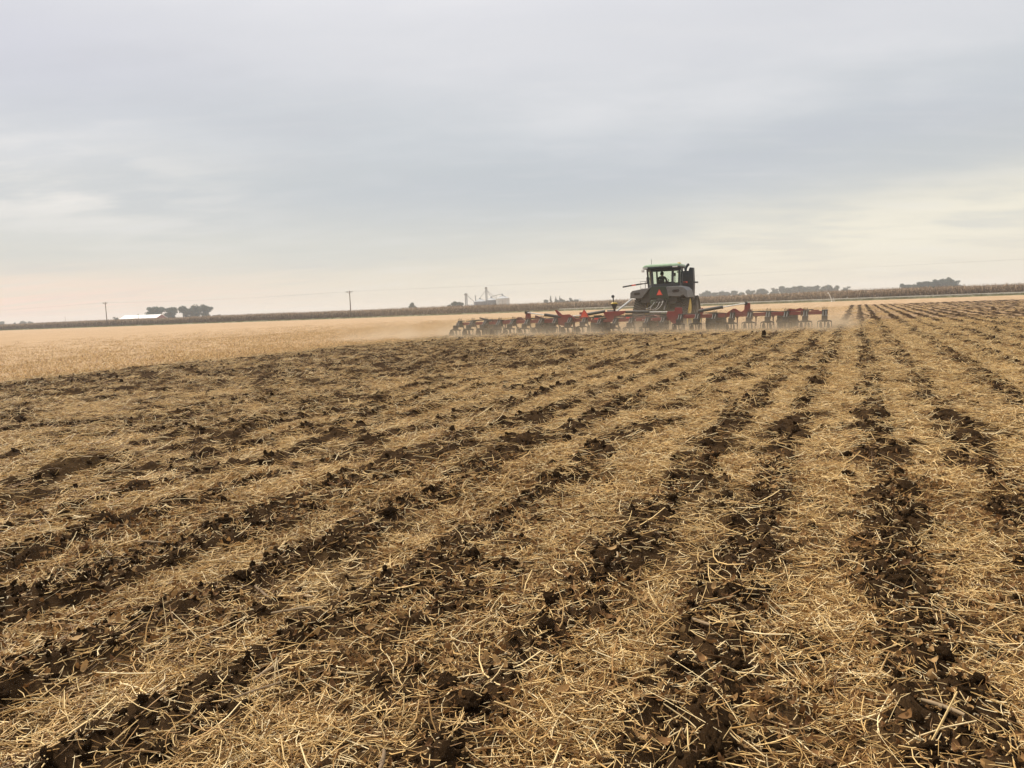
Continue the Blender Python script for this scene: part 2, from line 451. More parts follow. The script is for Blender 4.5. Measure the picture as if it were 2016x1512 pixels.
M['ground'] = ground_mat()

# ================================================================== the field: relief and residue functions


def hash2(i, j, seed):
    h = (i.astype(np.int64) * 374761393 + j.astype(np.int64) * 668265263 + seed * 1442695041) & 0xFFFFFFFF
    h = ((h ^ (h >> 13)) * 1274126177) & 0xFFFFFFFF
    return ((h ^ (h >> 16)) & 0xFFFFFF) / float(0xFFFFFF)


def vnoise(x, y, seed=0):
    xi = np.floor(x); yi = np.floor(y); u = x - xi; v = y - yi
    u = u * u * (3 - 2 * u); v = v * v * (3 - 2 * v)
    a = hash2(xi, yi, seed); b = hash2(xi + 1, yi, seed); c = hash2(xi, yi + 1, seed); d = hash2(xi + 1, yi + 1, seed)
    return a + (b - a) * u + (c - a) * v + (a - b - c + d) * u * v


def fbm(x, y, seed=0, oct=3):
    s = 0; a = 0.5; t = 0
    for o in range(oct):
        s = s + a * vnoise(x, y, seed + o * 17); t += a; x = x * 2.03 + 5.1; y = y * 2.03 + 3.7; a *= 0.5
    return s / t


def sstep(x, lo, hi):
    t = np.clip((x - lo) / (hi - lo), 0, 1); return t * t * (3 - 2 * t)


ROW = 0.80
BAR_Y = 37.0
END_Y = 113.0
C_NOW = [-1.32 - ROW * k for k in range(24)]
C_OLD = [-0.62, 0.20, 0.97, 1.98] + [1.98 + ROW * k for k in range(1, 60)]
CENT = np.array(sorted(C_NOW + C_OLD))
HEAPS = [(-7.25, 5.2, 0.40, 0.24), (-2.2, 9.5, 0.3, 0.05)]


def soil_share(X, Y):
    """share of bare worked soil, 0..1"""
    Xw = X + 0.16 * (fbm(Y * 0.35, X * 0.2, 3, 2) - 0.5) + 0.10 * (vnoise(Y * 1.7, X * 0.6, 9) - 0.5)
    drift = np.interp(X, [-8.0, -5.0, -4.0, -3.1, -2.30, -1.27, -0.62, 5], [-8.0, -4.55, -3.72, -2.92, -2.12, -1.32, -0.62, 5]) - X
    Xw = Xw + drift * sstep(-Y, -22, -9)
    i = np.clip(np.searchsorted(CENT, Xw), 1, len(CENT) - 1)
    lo = CENT[i - 1]; hi = CENT[i]
    near = np.where(Xw - lo < hi - Xw, lo, hi); d = np.abs(Xw - near)
    hw = 0.10 + 0.16 * fbm(X * 1.3, Y * 0.8, 21, 2)
    s = np.clip((hw - d + 0.20 * (fbm(X * 5.0, Y * 4.0, 25, 2) - 0.5)) / 0.15 + 0.5, 0, 1)
    patch = fbm(near * 3.3 + 7, Y * 0.75, 31, 3)
    deep = np.exp(-((near + 3.72) / 0.1) ** 2) * sstep(-Y, -14, -8)
    patch = patch + 0.35 * deep; s = np.clip(s * (1 + 0.6 * deep), 0, 1)
    dark = sstep(-X, 6.0, 9.5) * sstep(X, -20.5, -18.8) * 0.95 + sstep(X, 2.6, 7.0) * 0.28 + sstep(Y, 8, 22) * sstep(-X, 0.5, 5) * 0.15
    s = s * np.clip(0.85 + 0.15 * sstep(patch, 0.24, 0.48) + dark, 0, 1)
    loose = sstep(fbm(X * 1.6, Y * 1.1, 41, 3) + dark * 0.27, 0.61, 0.82)
    s = np.maximum(s, loose * 0.85)
    s = np.maximum(s, 0.58 * sstep(fbm(X * 4.2, Y * 3.4, 47, 3) + 0.12 * dark, 0.51, 0.73))
    for hx, hy, hr, hh in HEAPS:
        s = s * (1 - np.exp(-((X - hx) ** 2 + (Y - hy) ** 2) / (hr * 1.2) ** 2))
    return s * tilled(X, Y)


def tilled(X, Y):
    rag = 1.6 * (fbm(X * 0.9, Y * 0.9, 51, 3) - 0.5)
    left = sstep(X + rag, -21.2, -19.6)
    end = np.where(X < -0.98, BAR_Y + 0.4, END_Y + 4 * (vnoise(X * 1.3, X * 0 + 2.2, 61) - 0.5))
    return left * sstep(end - Y, 0.0, 1.2)


def relief(X, Y, s=None):
    if s is None: s = soil_share(X, Y)
    t = tilled(X, Y)
    h = t * (0.14 * (fbm(X * 1.1, Y * 0.8, 71, 3) - 0.5) + 0.05 * (fbm(X * 4, Y * 4, 81, 2) - 0.5))
    rid = np.abs(fbm(X * 6.5, Y * 5.5, 91, 2) - 0.5) * 2
    h = h + s * (0.055 + 0.095 * (rid - 0.2) + 0.06 * (vnoise(X * 13, Y * 12, 95) - 0.4))
    h = h + (1 - s) * t * 0.03 * fbm(X * 3, Y * 3, 99, 2)
    h = h + (1 - t) * 0.03 * (fbm(X * 0.7, Y * 0.5, 101, 2) - 0.5)
    for hx, hy, hr, hh in HEAPS:
        h = h + hh * np.exp(-((X - hx) ** 2 + (Y - hy) ** 2) / hr ** 2)
    far = sstep(Y, 120, 170)
    return h * (1 - far) * sstep(np.abs(X) * -1, -400, -200)


def rel1(x, y):
    return float(relief(np.array([x]), np.array([y]))[0])


def axis(fine0, fine1, step, lo, hi, g1, lim1, g2):
    a = list(np.arange(fine0, fine1, step))

    def grow(start, end, sgn):
        out = []; p = start; h = step; far = 0
        while (end - p) * sgn > 0:
            h *= g1 if abs(p - start) < lim1 else g2
            p += sgn * h; out.append(p)
        out[-1] = end
        return out
    return np.array(grow(fine0, lo, -1)[::-1] + a + grow(a[-1], hi, 1))


def build_ground():
    xs = axis(-8.0, 3.6, 0.036, -1500, 1500, 1.011, 13, 1.08)
    xs = np.concatenate([xs[xs < 3.6], np.arange(3.6, 34, 0.125), np.geomspace(34, 1500, 50)])
    xs = np.concatenate([np.linspace(-1500, -40, 60)[:-1] * 1.0, xs[xs > -40]])
    ys = axis(1.0, 11.0, 0.036, -1500, 1500, 1.0062, 45, 1.07)
    ys = ys[(ys > 0.9) | (np.abs(ys) < 0.01) | (ys < -1.0) | (np.arange(len(ys)) % 6 == 0)]
    X, Y = np.meshgrid(xs, ys); nx, ny = len(xs), len(ys)
    X = X.ravel(); Y = Y.ravel()
    s = soil_share(X, Y); Z = relief(X, Y, s)
    me = bpy.data.meshes.new('ground')
    co = np.stack([X, Y, Z], 1).astype(np.float32)
    me.vertices.add(len(co)); me.vertices.foreach_set('co', co.ravel())
    i = np.arange((nx - 1) * (ny - 1)); r = i // (nx - 1); c = i % (nx - 1); a = r * nx + c
    q = np.stack([a, a + 1, a + nx + 1, a + nx], 1).astype(np.int32)
    me.loops.add(q.size); me.loops.foreach_set('vertex_index', q.ravel())
    me.polygons.add(len(q)); me.polygons.foreach_set('loop_start', (np.arange(len(q)) * 4).astype(np.int32))
    me.polygons.foreach_set('use_smooth', np.ones(len(q), bool))
    me.update(); me.validate()
    at = me.attributes.new('cov', 'FLOAT', 'POINT'); at.data.foreach_set('value', (1 - s).astype(np.float32))
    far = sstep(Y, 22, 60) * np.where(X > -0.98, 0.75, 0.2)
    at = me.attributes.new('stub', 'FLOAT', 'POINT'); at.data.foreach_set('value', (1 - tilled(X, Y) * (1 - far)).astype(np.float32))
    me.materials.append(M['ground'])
    o = bpy.data.objects.new('ground', me); COL.objects.link(o)
    tag(o, 'harvested soybean field with dark strip tilled furrows and straw', 'field', kind='structure')
    print('ground', nx, ny, nx * ny)
    return o


GROUND = build_ground()

# ================================================================== residue: straw, leaves, chaff, clods


def proto_collection(name, meshes):
    c = bpy.data.collections.new(name)
    for k, me in enumerate(meshes):
        c.objects.link(bpy.data.objects.new('%s_%02d' % (name, k), me))
    return c


def scatter(name, coll, pts, rot, scl, idx, label, cat, parent=None):
    """one stuff object: points carrying instances"""
    me = bpy.data.meshes.new(name); n = len(pts)
    me.vertices.add(n); me.vertices.foreach_set('co', np.asarray(pts, np.float32).ravel())
    for nm, ty, dat, key in (('rot', 'FLOAT_VECTOR', rot, 'vector'), ('scl', 'FLOAT_VECTOR', scl, 'vector')):
        a = me.attributes.new(nm, ty, 'POINT'); a.data.foreach_set(key, np.asarray(dat, np.float32).ravel())
    a = me.attributes.new('idx', 'INT', 'POINT'); a.data.foreach_set('value', np.asarray(idx, np.int32))
    o = bpy.data.objects.new(name, me); COL.objects.link(o)
    ng = bpy.data.node_groups.new(name, 'GeometryNodeTree')
    ng.interface.new_socket('Geometry', in_out='INPUT', socket_type='NodeSocketGeometry')
    ng.interface.new_socket('Geometry', in_out='OUTPUT', socket_type='NodeSocketGeometry')
    gi = ng.nodes.new('NodeGroupInput'); go = ng.nodes.new('NodeGroupOutput')
    ip = ng.nodes.new('GeometryNodeInstanceOnPoints'); ci = ng.nodes.new('GeometryNodeCollectionInfo')
    ci.inputs['Collection'].default_value = coll; ci.inputs['Separate Children'].default_value = True; ci.inputs['Reset Children'].default_value = True

    def na(nm, ty):
        n = ng.nodes.new('GeometryNodeInputNamedAttribute'); n.data_type = ty; n.inputs['Name'].default_value = nm
        return n.outputs['Attribute']
    ng.links.new(gi.outputs[0], ip.inputs['Points']); ng.links.new(ci.outputs[0], ip.inputs['Instance'])
    ip.inputs['Pick Instance'].default_value = True
    ng.links.new(na('idx', 'INT'), ip.inputs['Instance Index'])
    e2r = ng.nodes.new('FunctionNodeEulerToRotation'); ng.links.new(na('rot', 'FLOAT_VECTOR'), e2r.inputs[0]); ng.links.new(e2r.outputs[0], ip.inputs['Rotation'])
    ng.links.new(na('scl', 'FLOAT_VECTOR'), ip.inputs['Scale'])
    ng.links.new(ip.outputs[0], go.inputs[0])
    md = o.modifiers.new('scatter', 'NODES'); md.node_group = ng
    if parent is not None: o.parent = parent
    tag(o, label, cat, kind='stuff')
    return o


def straw_piece(mb, tones, rnd, length, rad, bend, origin=(0, 0, 0), yaw=0.0, pitch=0.0, seg=4, sides=3):
    d = Vector((math.cos(yaw) * math.cos(pitch), math.sin(yaw) * math.cos(pitch), math.sin(pitch)))
    s = Vector((-math.sin(yaw), math.cos(yaw), 0)); o = Vector(origin); b1 = rnd.gauss(0, bend); b2 = rnd.gauss(0, bend * 0.5)
    pts = []
    for i in range(seg + 1):
        t = i / seg - 0.5
        pts.append(o + d * t * length + s * b1 * length * (t * t * 2 - 0.25) + Vector((0, 0, 1)) * b2 * length * (0.25 - t * t * 1.5) + s * rnd.gauss(0, 0.012 * length))
    n0 = len(mb.v)
    mb.tube(pts, [rad * (1.0 if 0 < i < seg else 0.75) for i in range(seg + 1)], sides, caps=False)
    tones += [rnd.random()] * (len(mb.v) - n0)


def finish_proto(mb, tones, name, m):
    me = mb.mesh(name); a = me.attributes.new('tone', 'FLOAT', 'POINT'); a.data.foreach_set('value', np.asarray(tones, np.float32))
    me.materials.append(m); me.polygons.foreach_set('use_smooth', [True] * len(me.polygons))
    return me


def make_protos():
    rnd = random.Random(5)
    singles = []
    for k in range(14):
        mb = MB(); t = []
        ln = [0.05, 0.07, 0.09, 0.12, 0.14, 0.17, 0.20, 0.24, 0.28, 0.34, 0.10, 0.13, 0.16, 0.08][k]
        straw_piece(mb, t, rnd, ln, rnd.uniform(0.0010, 0.0016) if k % 2 else rnd.uniform(0.0015, 0.0030), [0.08, 0.2, 0.42][k % 3])
        if k >= 10:      # a branching node with pods / twigs
            for j in range(rnd.choice([2, 3])):
                straw_piece(mb, t, rnd, ln * rnd.uniform(0.3, 0.6), 0.0016, 0.35, (rnd.uniform(-.3, .3) * ln, 0.01 * j, 0.006), rnd.uniform(0, 6.28), rnd.uniform(-.1, .6), 3)
        singles.append(finish_proto(mb, t, 'straw', M['straw']))
    leaves = []
    for k in range(8):
        mb = MB(); t = []; ln = rnd.uniform(0.03, 0.07); w = ln * rnd.uniform(0.35, 0.7); cu = rnd.uniform(1.0, 2.8); n = 5
        vs = []
        for i in range(n + 1):
            u = i / n; ww = w * math.sin(PI * (0.08 + 0.86 * u)) * 0.5
            a = cu * (u - 0.5) * 2
            p = Vector((ln * math.sin(a) / cu * 0.9, 0, ln * (1 - math.cos(a)) / cu * 0.9))
            for sgn in (-1, 0, 1):
                vs.append(p + Vector((rnd.gauss(0, 0.002), sgn * ww, abs(sgn) * ww * rnd.uniform(0.1, 0.9))))
        fs = []
        for i in range(n):
            for j in range(2): a = i * 3 + j; fs.append((a, a + 1, a + 4, a + 3))
        mb.add(vs, fs); t = [rnd.random()] * len(vs); leaves.append(finish_proto(mb, t, 'leaf', M['leaf_litter']))
    chaff = []
    for k in range(5):
        mb = MB(); t = []; ln = rnd.uniform(0.008, 0.022)
        mb.box(-ln / 2, ln / 2, -0.0018, 0.0018, 0, 0.0016, Matrix.Rotation(rnd.uniform(-.4, .4), 3, 'Y').to_4x4()); t = [rnd.random()] * len(mb.v)
        chaff.append(finish_proto(mb, t, 'chaff', M['chaff']))
    clump_a = []
    for k in range(8):
        mb = MB(); t = []
        for j in range(14):
            straw_piece(mb, t, rnd, rnd.choice([0.06, 0.09, 0.12, 0.16, 0.22]), rnd.uniform(0.0014, 0.0027), 0.28, (rnd.gauss(0, .07), rnd.gauss(0, .07), rnd.uniform(0, .03)), rnd.uniform(0, 6.28), rnd.gauss(0, .25), 3)
        clump_a.append(finish_proto(mb, t, 'straw_clump', M['straw']))
    clump_b = []
    for k in range(8):
        mb = MB(); t = []
        for j in range(26):
            straw_piece(mb, t, rnd, rnd.choice([0.08, 0.12, 0.16, 0.22]), rnd.uniform(0.0024, 0.004), 0.25, (rnd.gauss(0, .12), rnd.gauss(0, .12), rnd.uniform(0, .05)), rnd.uniform(0, 6.28), rnd.gauss(0, .3), 2)
        clump_b.append(finish_proto(mb, t, 'straw_mat', M['straw']))
    stub = []
    for k in range(5):
        mb = MB(); t = []
        for j in range(14):
            h = rnd.uniform(.05, .13)
            straw_piece(mb, t, rnd, h, 0.004, 0.1, (rnd.gauss(0, .25), rnd.gauss(0, .25), h * .4), rnd.uniform(0, 6.28), rnd.uniform(.1, 1.4), 2)
        stub.append(finish_proto(mb, t, 'stubble', M['straw']))
    clods = []
    for k in range(10):
        b = bmesh.new(); bmesh.ops.create_icosphere(b, subdivisions=4 if k < 6 else 3, radius=1.0)
        off = Vector((k * 3.7, k * 1.9, 0)); co = np.array([v.co for v in b.verts])
        from mathutils import noise as mn
        for v in b.verts:
            p = v.co.copy(); q = p * 1.1 + off
            f = 1 + 0.50 * mn.noise(q) + 0.30 * mn.noise(q * 2.3) - 0.22 * abs(mn.noise(q * 4.1)) + 0.12 * mn.noise(q * 7.0) + 0.09 * mn.noise(q * 13.0) + 0.05 * mn.noise(q * 25.0)
            v.co = Vector((p.x * f, p.y * f * 0.85, p.z * f * 0.58))
            # a few broken, flat faces
            for pn, pd in ((Vector((0.8, 0.3, 0.5)).normalized(), 0.72), (Vector((-0.5, 0.7, 0.5)).normalized(), 0.70)):
                e = v.co.dot(pn) - pd
                if e > 0: v.co -= pn * e * 0.8
        me = bpy.data.meshes.new('soil_clod'); b.to_mesh(me); b.free(); me.materials.append(M['soil'])
        me.polygons.foreach_set('use_smooth', [True] * len(me.polygons)); clods.append(me)
    return singles, leaves, chaff, clump_a, clump_b, stub, clods


P_SINGLE, P_LEAF, P_CHAFF, P_CLA, P_CLB, P_STUB, P_CLOD = make_protos()
VIEW_AZ = -24.4


def wedge(n, r0, r1, half=50.0):
    """uniform area sample of the ground in front of where we stand"""
    r = np.sqrt(RNG.uniform(r0 * r0, r1 * r1, n)); a = np.radians(VIEW_AZ + RNG.uniform(-half, half, n))
    return r * np.sin(a), r * np.cos(a)


def residue():
    def rotations(n, tilt):
        return np.stack([RNG.normal(0, tilt, n), RNG.normal(0, tilt, n), RNG.uniform(0, 2 * PI, n)], 1)

    def sc3(s): return np.stack([s, s, s], 1)
    # single straws underfoot
    parts = []
    for r0, r1, dens in ((1.2, 4.0, 4200), (4.0, 7.0, 2400)):
        n = int(dens * math.radians(100) / 2 * (r1 * r1 - r0 * r0)); x, y = wedge(n, r0, r1)
        parts.append((x, y))
    x = np.concatenate([p[0] for p in parts]); y = np.concatenate([p[1] for p in parts])
    s = soil_share(x, y); thick = fbm(x * 2.1, y * 2.1, 141, 3) + 0.35 * np.exp(-((x - HEAPS[0][0]) ** 2 + (y - HEAPS[0][1]) ** 2) / 0.3)
    keep = RNG.random(len(x)) < (0.17 + 0.83 * (1 - s) ** 1.5 * (0.12 + 0.88 * sstep(thick, 0.30, 0.62))); x, y, s = x[keep], y[keep], s[keep]
    z = relief(x, y, s) + 0.002 + np.abs(RNG.normal(0, 0.02, len(x))) * (1 - s)
    idx = RNG.choice(14, len(x), p=np.array([13, 14, 12, 10, 8, 6, 5, 4.5, 3.5, 2.5, 6, 5.5, 5, 5]) / 100.0)
    up = RNG.random(len(x)) < 0.05
    rot = rotations(len(x), 0.24); rot[up, 1] += RNG.normal(0, 0.7, up.sum())
    scatter('straw_litter', proto_collection('straw', P_SINGLE), np.stack([x, y, z], 1), rot, sc3(RNG.uniform(0.65, 1.35, len(x))), idx,
            'loose pale straw lying between the furrows in the foreground', 'straw')
    print('straw', len(x))
    # clumps further out
    n = int(260 * math.radians(100) / 2 * (17 ** 2 - 6.0 ** 2)); x, y = wedge(n, 6.0, 17)
    s = soil_share(x, y); thick = fbm(x * 2.1, y * 2.1, 141, 3) + 0.35 * np.exp(-((x - HEAPS[0][0]) ** 2 + (y - HEAPS[0][1]) ** 2) / 0.3)
    keep = RNG.random(n) < (0.05 + 0.95 * (1 - s) ** 2.6 * (0.12 + 0.88 * sstep(thick, 0.28, 0.60))) * tilled(x, y); x, y, s = x[keep], y[keep], s[keep]
    z = relief(x, y, s) + 0.004
    scatter('straw_clumps', proto_collection('straw_clump', P_CLA), np.stack([x, y, z], 1), rotations(len(x), 0.12), sc3(RNG.uniform(0.8, 1.35, len(x))),
            RNG.integers(0, 8, len(x)), 'straw matted between the furrows in the middle distance', 'straw')
    print('clump', len(x))
    n = int(26 * math.radians(100) / 2 * (46 ** 2 - 16 ** 2)); x, y = wedge(n, 16, 46); xb, yb = wedge(30000, 46, 100, 44); x = np.concatenate([x, xb]); y = np.concatenate([y, yb]); n = len(x)
    s = soil_share(x, y)
    keep = RNG.random(n) < (0.015 + 0.985 * (1 - s) ** 3.2) * np.where(x * x + y * y > 2100, 0.6 * (s < 0.25), 1.0) * tilled(x, y); x, y, s = x[keep], y[keep], s[keep]
    z = relief(x, y, s) + 0.005
    scatter('straw_mat', proto_collection('straw_mat', P_CLB), np.stack([x, y, z], 1), rotations(len(x), 0.10), sc3(RNG.uniform(0.8, 1.4, len(x))),
            RNG.integers(0, 8, len(x)), 'straw residue on the worked ground just behind the toolbar', 'straw')
    n = int(8 * math.radians(100) / 2 * (40 ** 2 - 10 ** 2)); x, y = wedge(n, 10, 40); k = RNG.random(n) < tilled(x, y); x, y = x[k], y[k]
    scatter('straw_sprigs', proto_collection('straw_sprig', P_CLA), np.stack([x, y, relief(x, y) + 0.01], 1), rotations(len(x), 0.25), sc3(RNG.uniform(0.9, 1.5, len(x))),
            RNG.integers(0, 8, len(x)), 'stray straws strewn over the worked soil farther out', 'straw')
    print('mat', len(x))
    # standing stubble at the near edge of the unworked ground
    n = 26000; x = RNG.uniform(-75, 2, n); y = RNG.uniform(8, 95, n)
    x = -20.6 - (np.abs(x + 20)) * RNG.random(n); k = RNG.random(n) < 0.25; x[k] = RNG.uniform(-45, -1, k.sum()); y[k] = RNG.uniform(37.6, 100, k.sum())
    x = np.round(x / 0.4) * 0.4 + RNG.normal(0, 0.06, n)
    keep = tilled(x, y) < 0.1; x, y = x[keep], y[keep]
    scatter('stubble', proto_collection('stubble', P_STUB), np.stack([x, y, relief(x, y)], 1), rotations(len(x), 0.05), sc3(RNG.uniform(0.7, 1.2, len(x))),
            RNG.integers(0, 5, len(x)), 'short pale bean stubble on the unworked field at left', 'stubble')
    # dry leaves
    n = int(1100 * math.radians(100) / 2 * (7.5 ** 2 - 1.2 ** 2)); x, y = wedge(n, 1.2, 7.5); s = soil_share(x, y)
    keep = RNG.random(n) < (0.22 + 0.78 * (1 - s)) * sstep(fbm(x * 1.2, y * 1.2, 151, 3), 0.25, 0.65); x, y, s = x[keep], y[keep], s[keep]
    z = relief(x, y, s) + 0.003 + np.abs(RNG.normal(0, 0.010, len(x)))
    scatter('leaf_litter', proto_collection('leaf', P_LEAF), np.stack([x, y, z], 1), rotations(len(x), 0.6), sc3(RNG.uniform(0.3, 0.85, len(x))),
            RNG.integers(0, 8, len(x)), 'curled brown dead leaves among the foreground straw', 'leaves')
    # chaff crumbs
    n = int(420 * math.radians(100) / 2 * (6.0 ** 2 - 1.2 ** 2)); x, y = wedge(n, 1.2, 6.0); s = soil_share(x, y)
    z = relief(x, y, s) + 0.003
    scatter('chaff', proto_collection('chaff', P_CHAFF), np.stack([x, y, z], 1), rotations(n, 0.5), sc3(RNG.uniform(0.7, 1.4, n)),
            RNG.integers(0, 5, n), 'pale chaff crumbs strewn over dark soil and straw', 'chaff')
    # small clods and crumbs of soil in the worked strips
    xs, ys, rs = [], [], []
    for r0, r1, dens, a, b in ((1.2, 6.0, 650, 0.004, 0.022), (6.0, 15.0, 85, 0.010, 0.040), (15.0, 44.0, 14, 0.016, 0.052)):
        n = int(dens * math.radians(100) / 2 * (r1 * r1 - r0 * r0)); x, y = wedge(n, r0, r1); s = soil_share(x, y)
        k = RNG.random(n) < s ** 1.6; x, y = x[k], y[k]; xs.append(x); ys.append(y); rs.append(a + (b - a) * RNG.random(len(x)) ** 2.2)
    x = np.concatenate(xs); y = np.concatenate(ys); r = np.concatenate(rs); z = relief(x, y) + r * 0.12
    scatter('soil_crumbs', proto_collection('crumb', P_CLOD[6:]), np.stack([x, y, z], 1), RNG.uniform(0, 6.28, (len(x), 3)), np.stack([r * RNG.uniform(.8, 1.4, len(r)), r, r], 1),
            RNG.integers(0, 4, len(x)), 'small dark crumbs of soil along the tilled furrows', 'soil')
    print('crumbs', len(x))
    # the clods one can tell apart: parts of the ground
    cnt = 0; rnd = random.Random(3)
    fixed = [(-0.62, 5.6, .10), (-0.75, 4.4, .085), (-1.25, 3.9, .10), (-1.35, 3.35, .075), (0.32, 3.3, .08), (0.22, 4.15, .075), (0.5, 4.9, .06), (-0.25, 5.0, .055),
             (-3.1, 3.1, .09), (-3.2, 2.55, .07), (-2.35, 3.5, .075), (-1.3, 2.35, .10), (-0.42, 2.35, .12), (-0.25, 2.5, .085), (-3.15, 4.55, .10), (-1.2, 5.3, .07)]
    while cnt < 300:
        if cnt < len(fixed): x, y, r = fixed[cnt]; r *= 0.62
        else:
            rr = 1.8 + 20 * rnd.random() ** 1.4; a = math.radians(VIEW_AZ + rnd.uniform(-42, 42)); x = rr * math.sin(a); y = rr * math.cos(a)
            if soil_share(np.array([x]), np.array([y]))[0] < 0.55: continue
            r = rnd.uniform(0.022, 0.052) * (1 + 0.03 * rr) * (1.35 if rnd.random() < 0.12 else 1.0)
        o = bpy.data.objects.new('soil_clod', P_CLOD[rnd.randrange(6)]); COL.objects.link(o); o.parent = GROUND
        o.location = (x, y, rel1(x, y) + r * 0.02); o.rotation_euler = (rnd.gauss(0, .35), rnd.gauss(0, .35), rnd.uniform(0, 6.28))
        o.scale = (r * rnd.uniform(.85, 1.35), r * rnd.uniform(.8, 1.15), r * rnd.uniform(.75, 1.15)); cnt += 1
    # the upright clod thrown up behind the right wing
    o = bpy.data.objects.new('soil_clod', P_CLOD[2]); COL.objects.link(o); o.parent = GROUND
    o.location = (-3.08, 28.9, rel1(-3.08, 28.9) + 0.10); o.rotation_euler = (0.1, 0.15, 0.4); o.scale = (0.075, 0.075, 0.26)
    # old corn stalks lying in the litter
    for k in range(20):
        rr = 1.9 + 6 * rnd.random(); a = math.radians(VIEW_AZ + rnd.uniform(-40, 40)); x = rr * math.sin(a); y = rr * math.cos(a); yaw = rnd.uniform(0, PI)
        ln = rnd.uniform(0.08, 0.22)
        if k == 0: x, y, yaw, ln = -2.1, 2.05, math.radians(62), 0.30
        if k == 1: x, y, yaw, ln = -2.45, 2.75, math.radians(55), 0.2
        mb = MB(); t = []; rad = rnd.uniform(0.004, 0.0075)
        straw_piece(mb, t, rnd, ln, rad, 0.06, (0, 0, 0), yaw, 0.0, 6, 7)
        for j in range(2):
            u = rnd.uniform(-.3, .3) * ln; straw_piece(mb, t, rnd, 0.012, rad * 1.25, 0, (u * math.cos(yaw), u * math.sin(yaw), 0), yaw, 0, 2, 7)
        t = [rnd.random()] * len(mb.v)
        me = finish_proto(mb, t, 'dry_stalk', M['old_stalk'])
        o = bpy.data.objects.new('dry_stalk', me); COL.objects.link(o); o.parent = GROUND
        o.location = (x, y, rel1(x, y) + 0.03); o.rotation_euler = (rnd.gauss(0, .06), rnd.gauss(0, .06), 0)


residue()

# ================================================================== far side of the field: verge, road, corn
CORN_Y = 190.0


def far_ground():
    rnd = random.Random(8)
    mb = MB()
    # low bank that carries the farm track, grass on its near slope
    prof = [(182.0, -0.02), (183.5, 0.12), (184.6, 0.30)]
    xs = np.linspace(-460, 160, 125)
    vs = []; fs = []
    for i, x in enumerate(xs):
        for y, z in prof: vs.append((x, y + 0.3 * math.sin(x * .23), z + (0.03 * math.sin(x * 1.7) if z > 0 else 0)))
    n = len(prof)
    for i in range(len(xs) - 1):
        for j in range(n - 1): a = i * n + j; fs.append((a, a + n, a + n + 1, a + 1))
    mb.add(vs, fs); g = mb.build('verge', mat('verge_turf', (0.14, 0.135, 0.055), 0.95, scale=0.7, var=0.35)); tag(g, kind='structure')
    mb = MB(); mb.box(-70, 160, 184.55, 189.0, -0.1, 0.58); r = mb.build('farm_track', M['gravel'], bevel=0.05); tag(r, kind='structure')
    mb = MB(); mb.box(-460, -70.01, 184.55, 189.0, -0.1, 0.31); r = mb.build('grass_margin', mat('dry_margin', (0.16, 0.15, 0.065), 0.95, scale=0.7, var=0.35)); tag(r, kind='structure')
    # grass tufts along the bank
    protos = []
    for k in range(4):
        m = MB(); t = []
        for j in range(22):
            h = rnd.uniform(.12, .34); p = Vector((rnd.gauss(0, .25), rnd.gauss(0, .2), 0)); l = Vector((rnd.gauss(0, .10), rnd.gauss(0, .10), h)); w = Vector((.02, .008, 0))
            m.add([p - w, p + w, p + l], [(0, 1, 2)]); t += [rnd.random()] * 3
        protos.append(finish_proto(m, t, 'grass', M['grass']))
    n = 5200; x = RNG.uniform(-440, 150, n); y = RNG.uniform(182.6, 184.6, n); k = RNG.random(n) < .3; y[k] = RNG.uniform(189, 190, k.sum())
    z = np.interp(y, [182, 183.5, 184.6, 189.0, 189.01], [0, .12, .3, .3, 0.0])
    scatter('verge_grass', proto_collection('grass', protos), np.stack([x, y, z], 1), np.stack([0 * x, 0 * x, RNG.uniform(0, 6.28, n)], 1), RNG.uniform(.6, 1.2, (n, 1)) * np.ones((1, 3)),
            RNG.integers(0, 4, n), 'thin olive grass verge along the foot of the corn', 'grass')


far_ground()


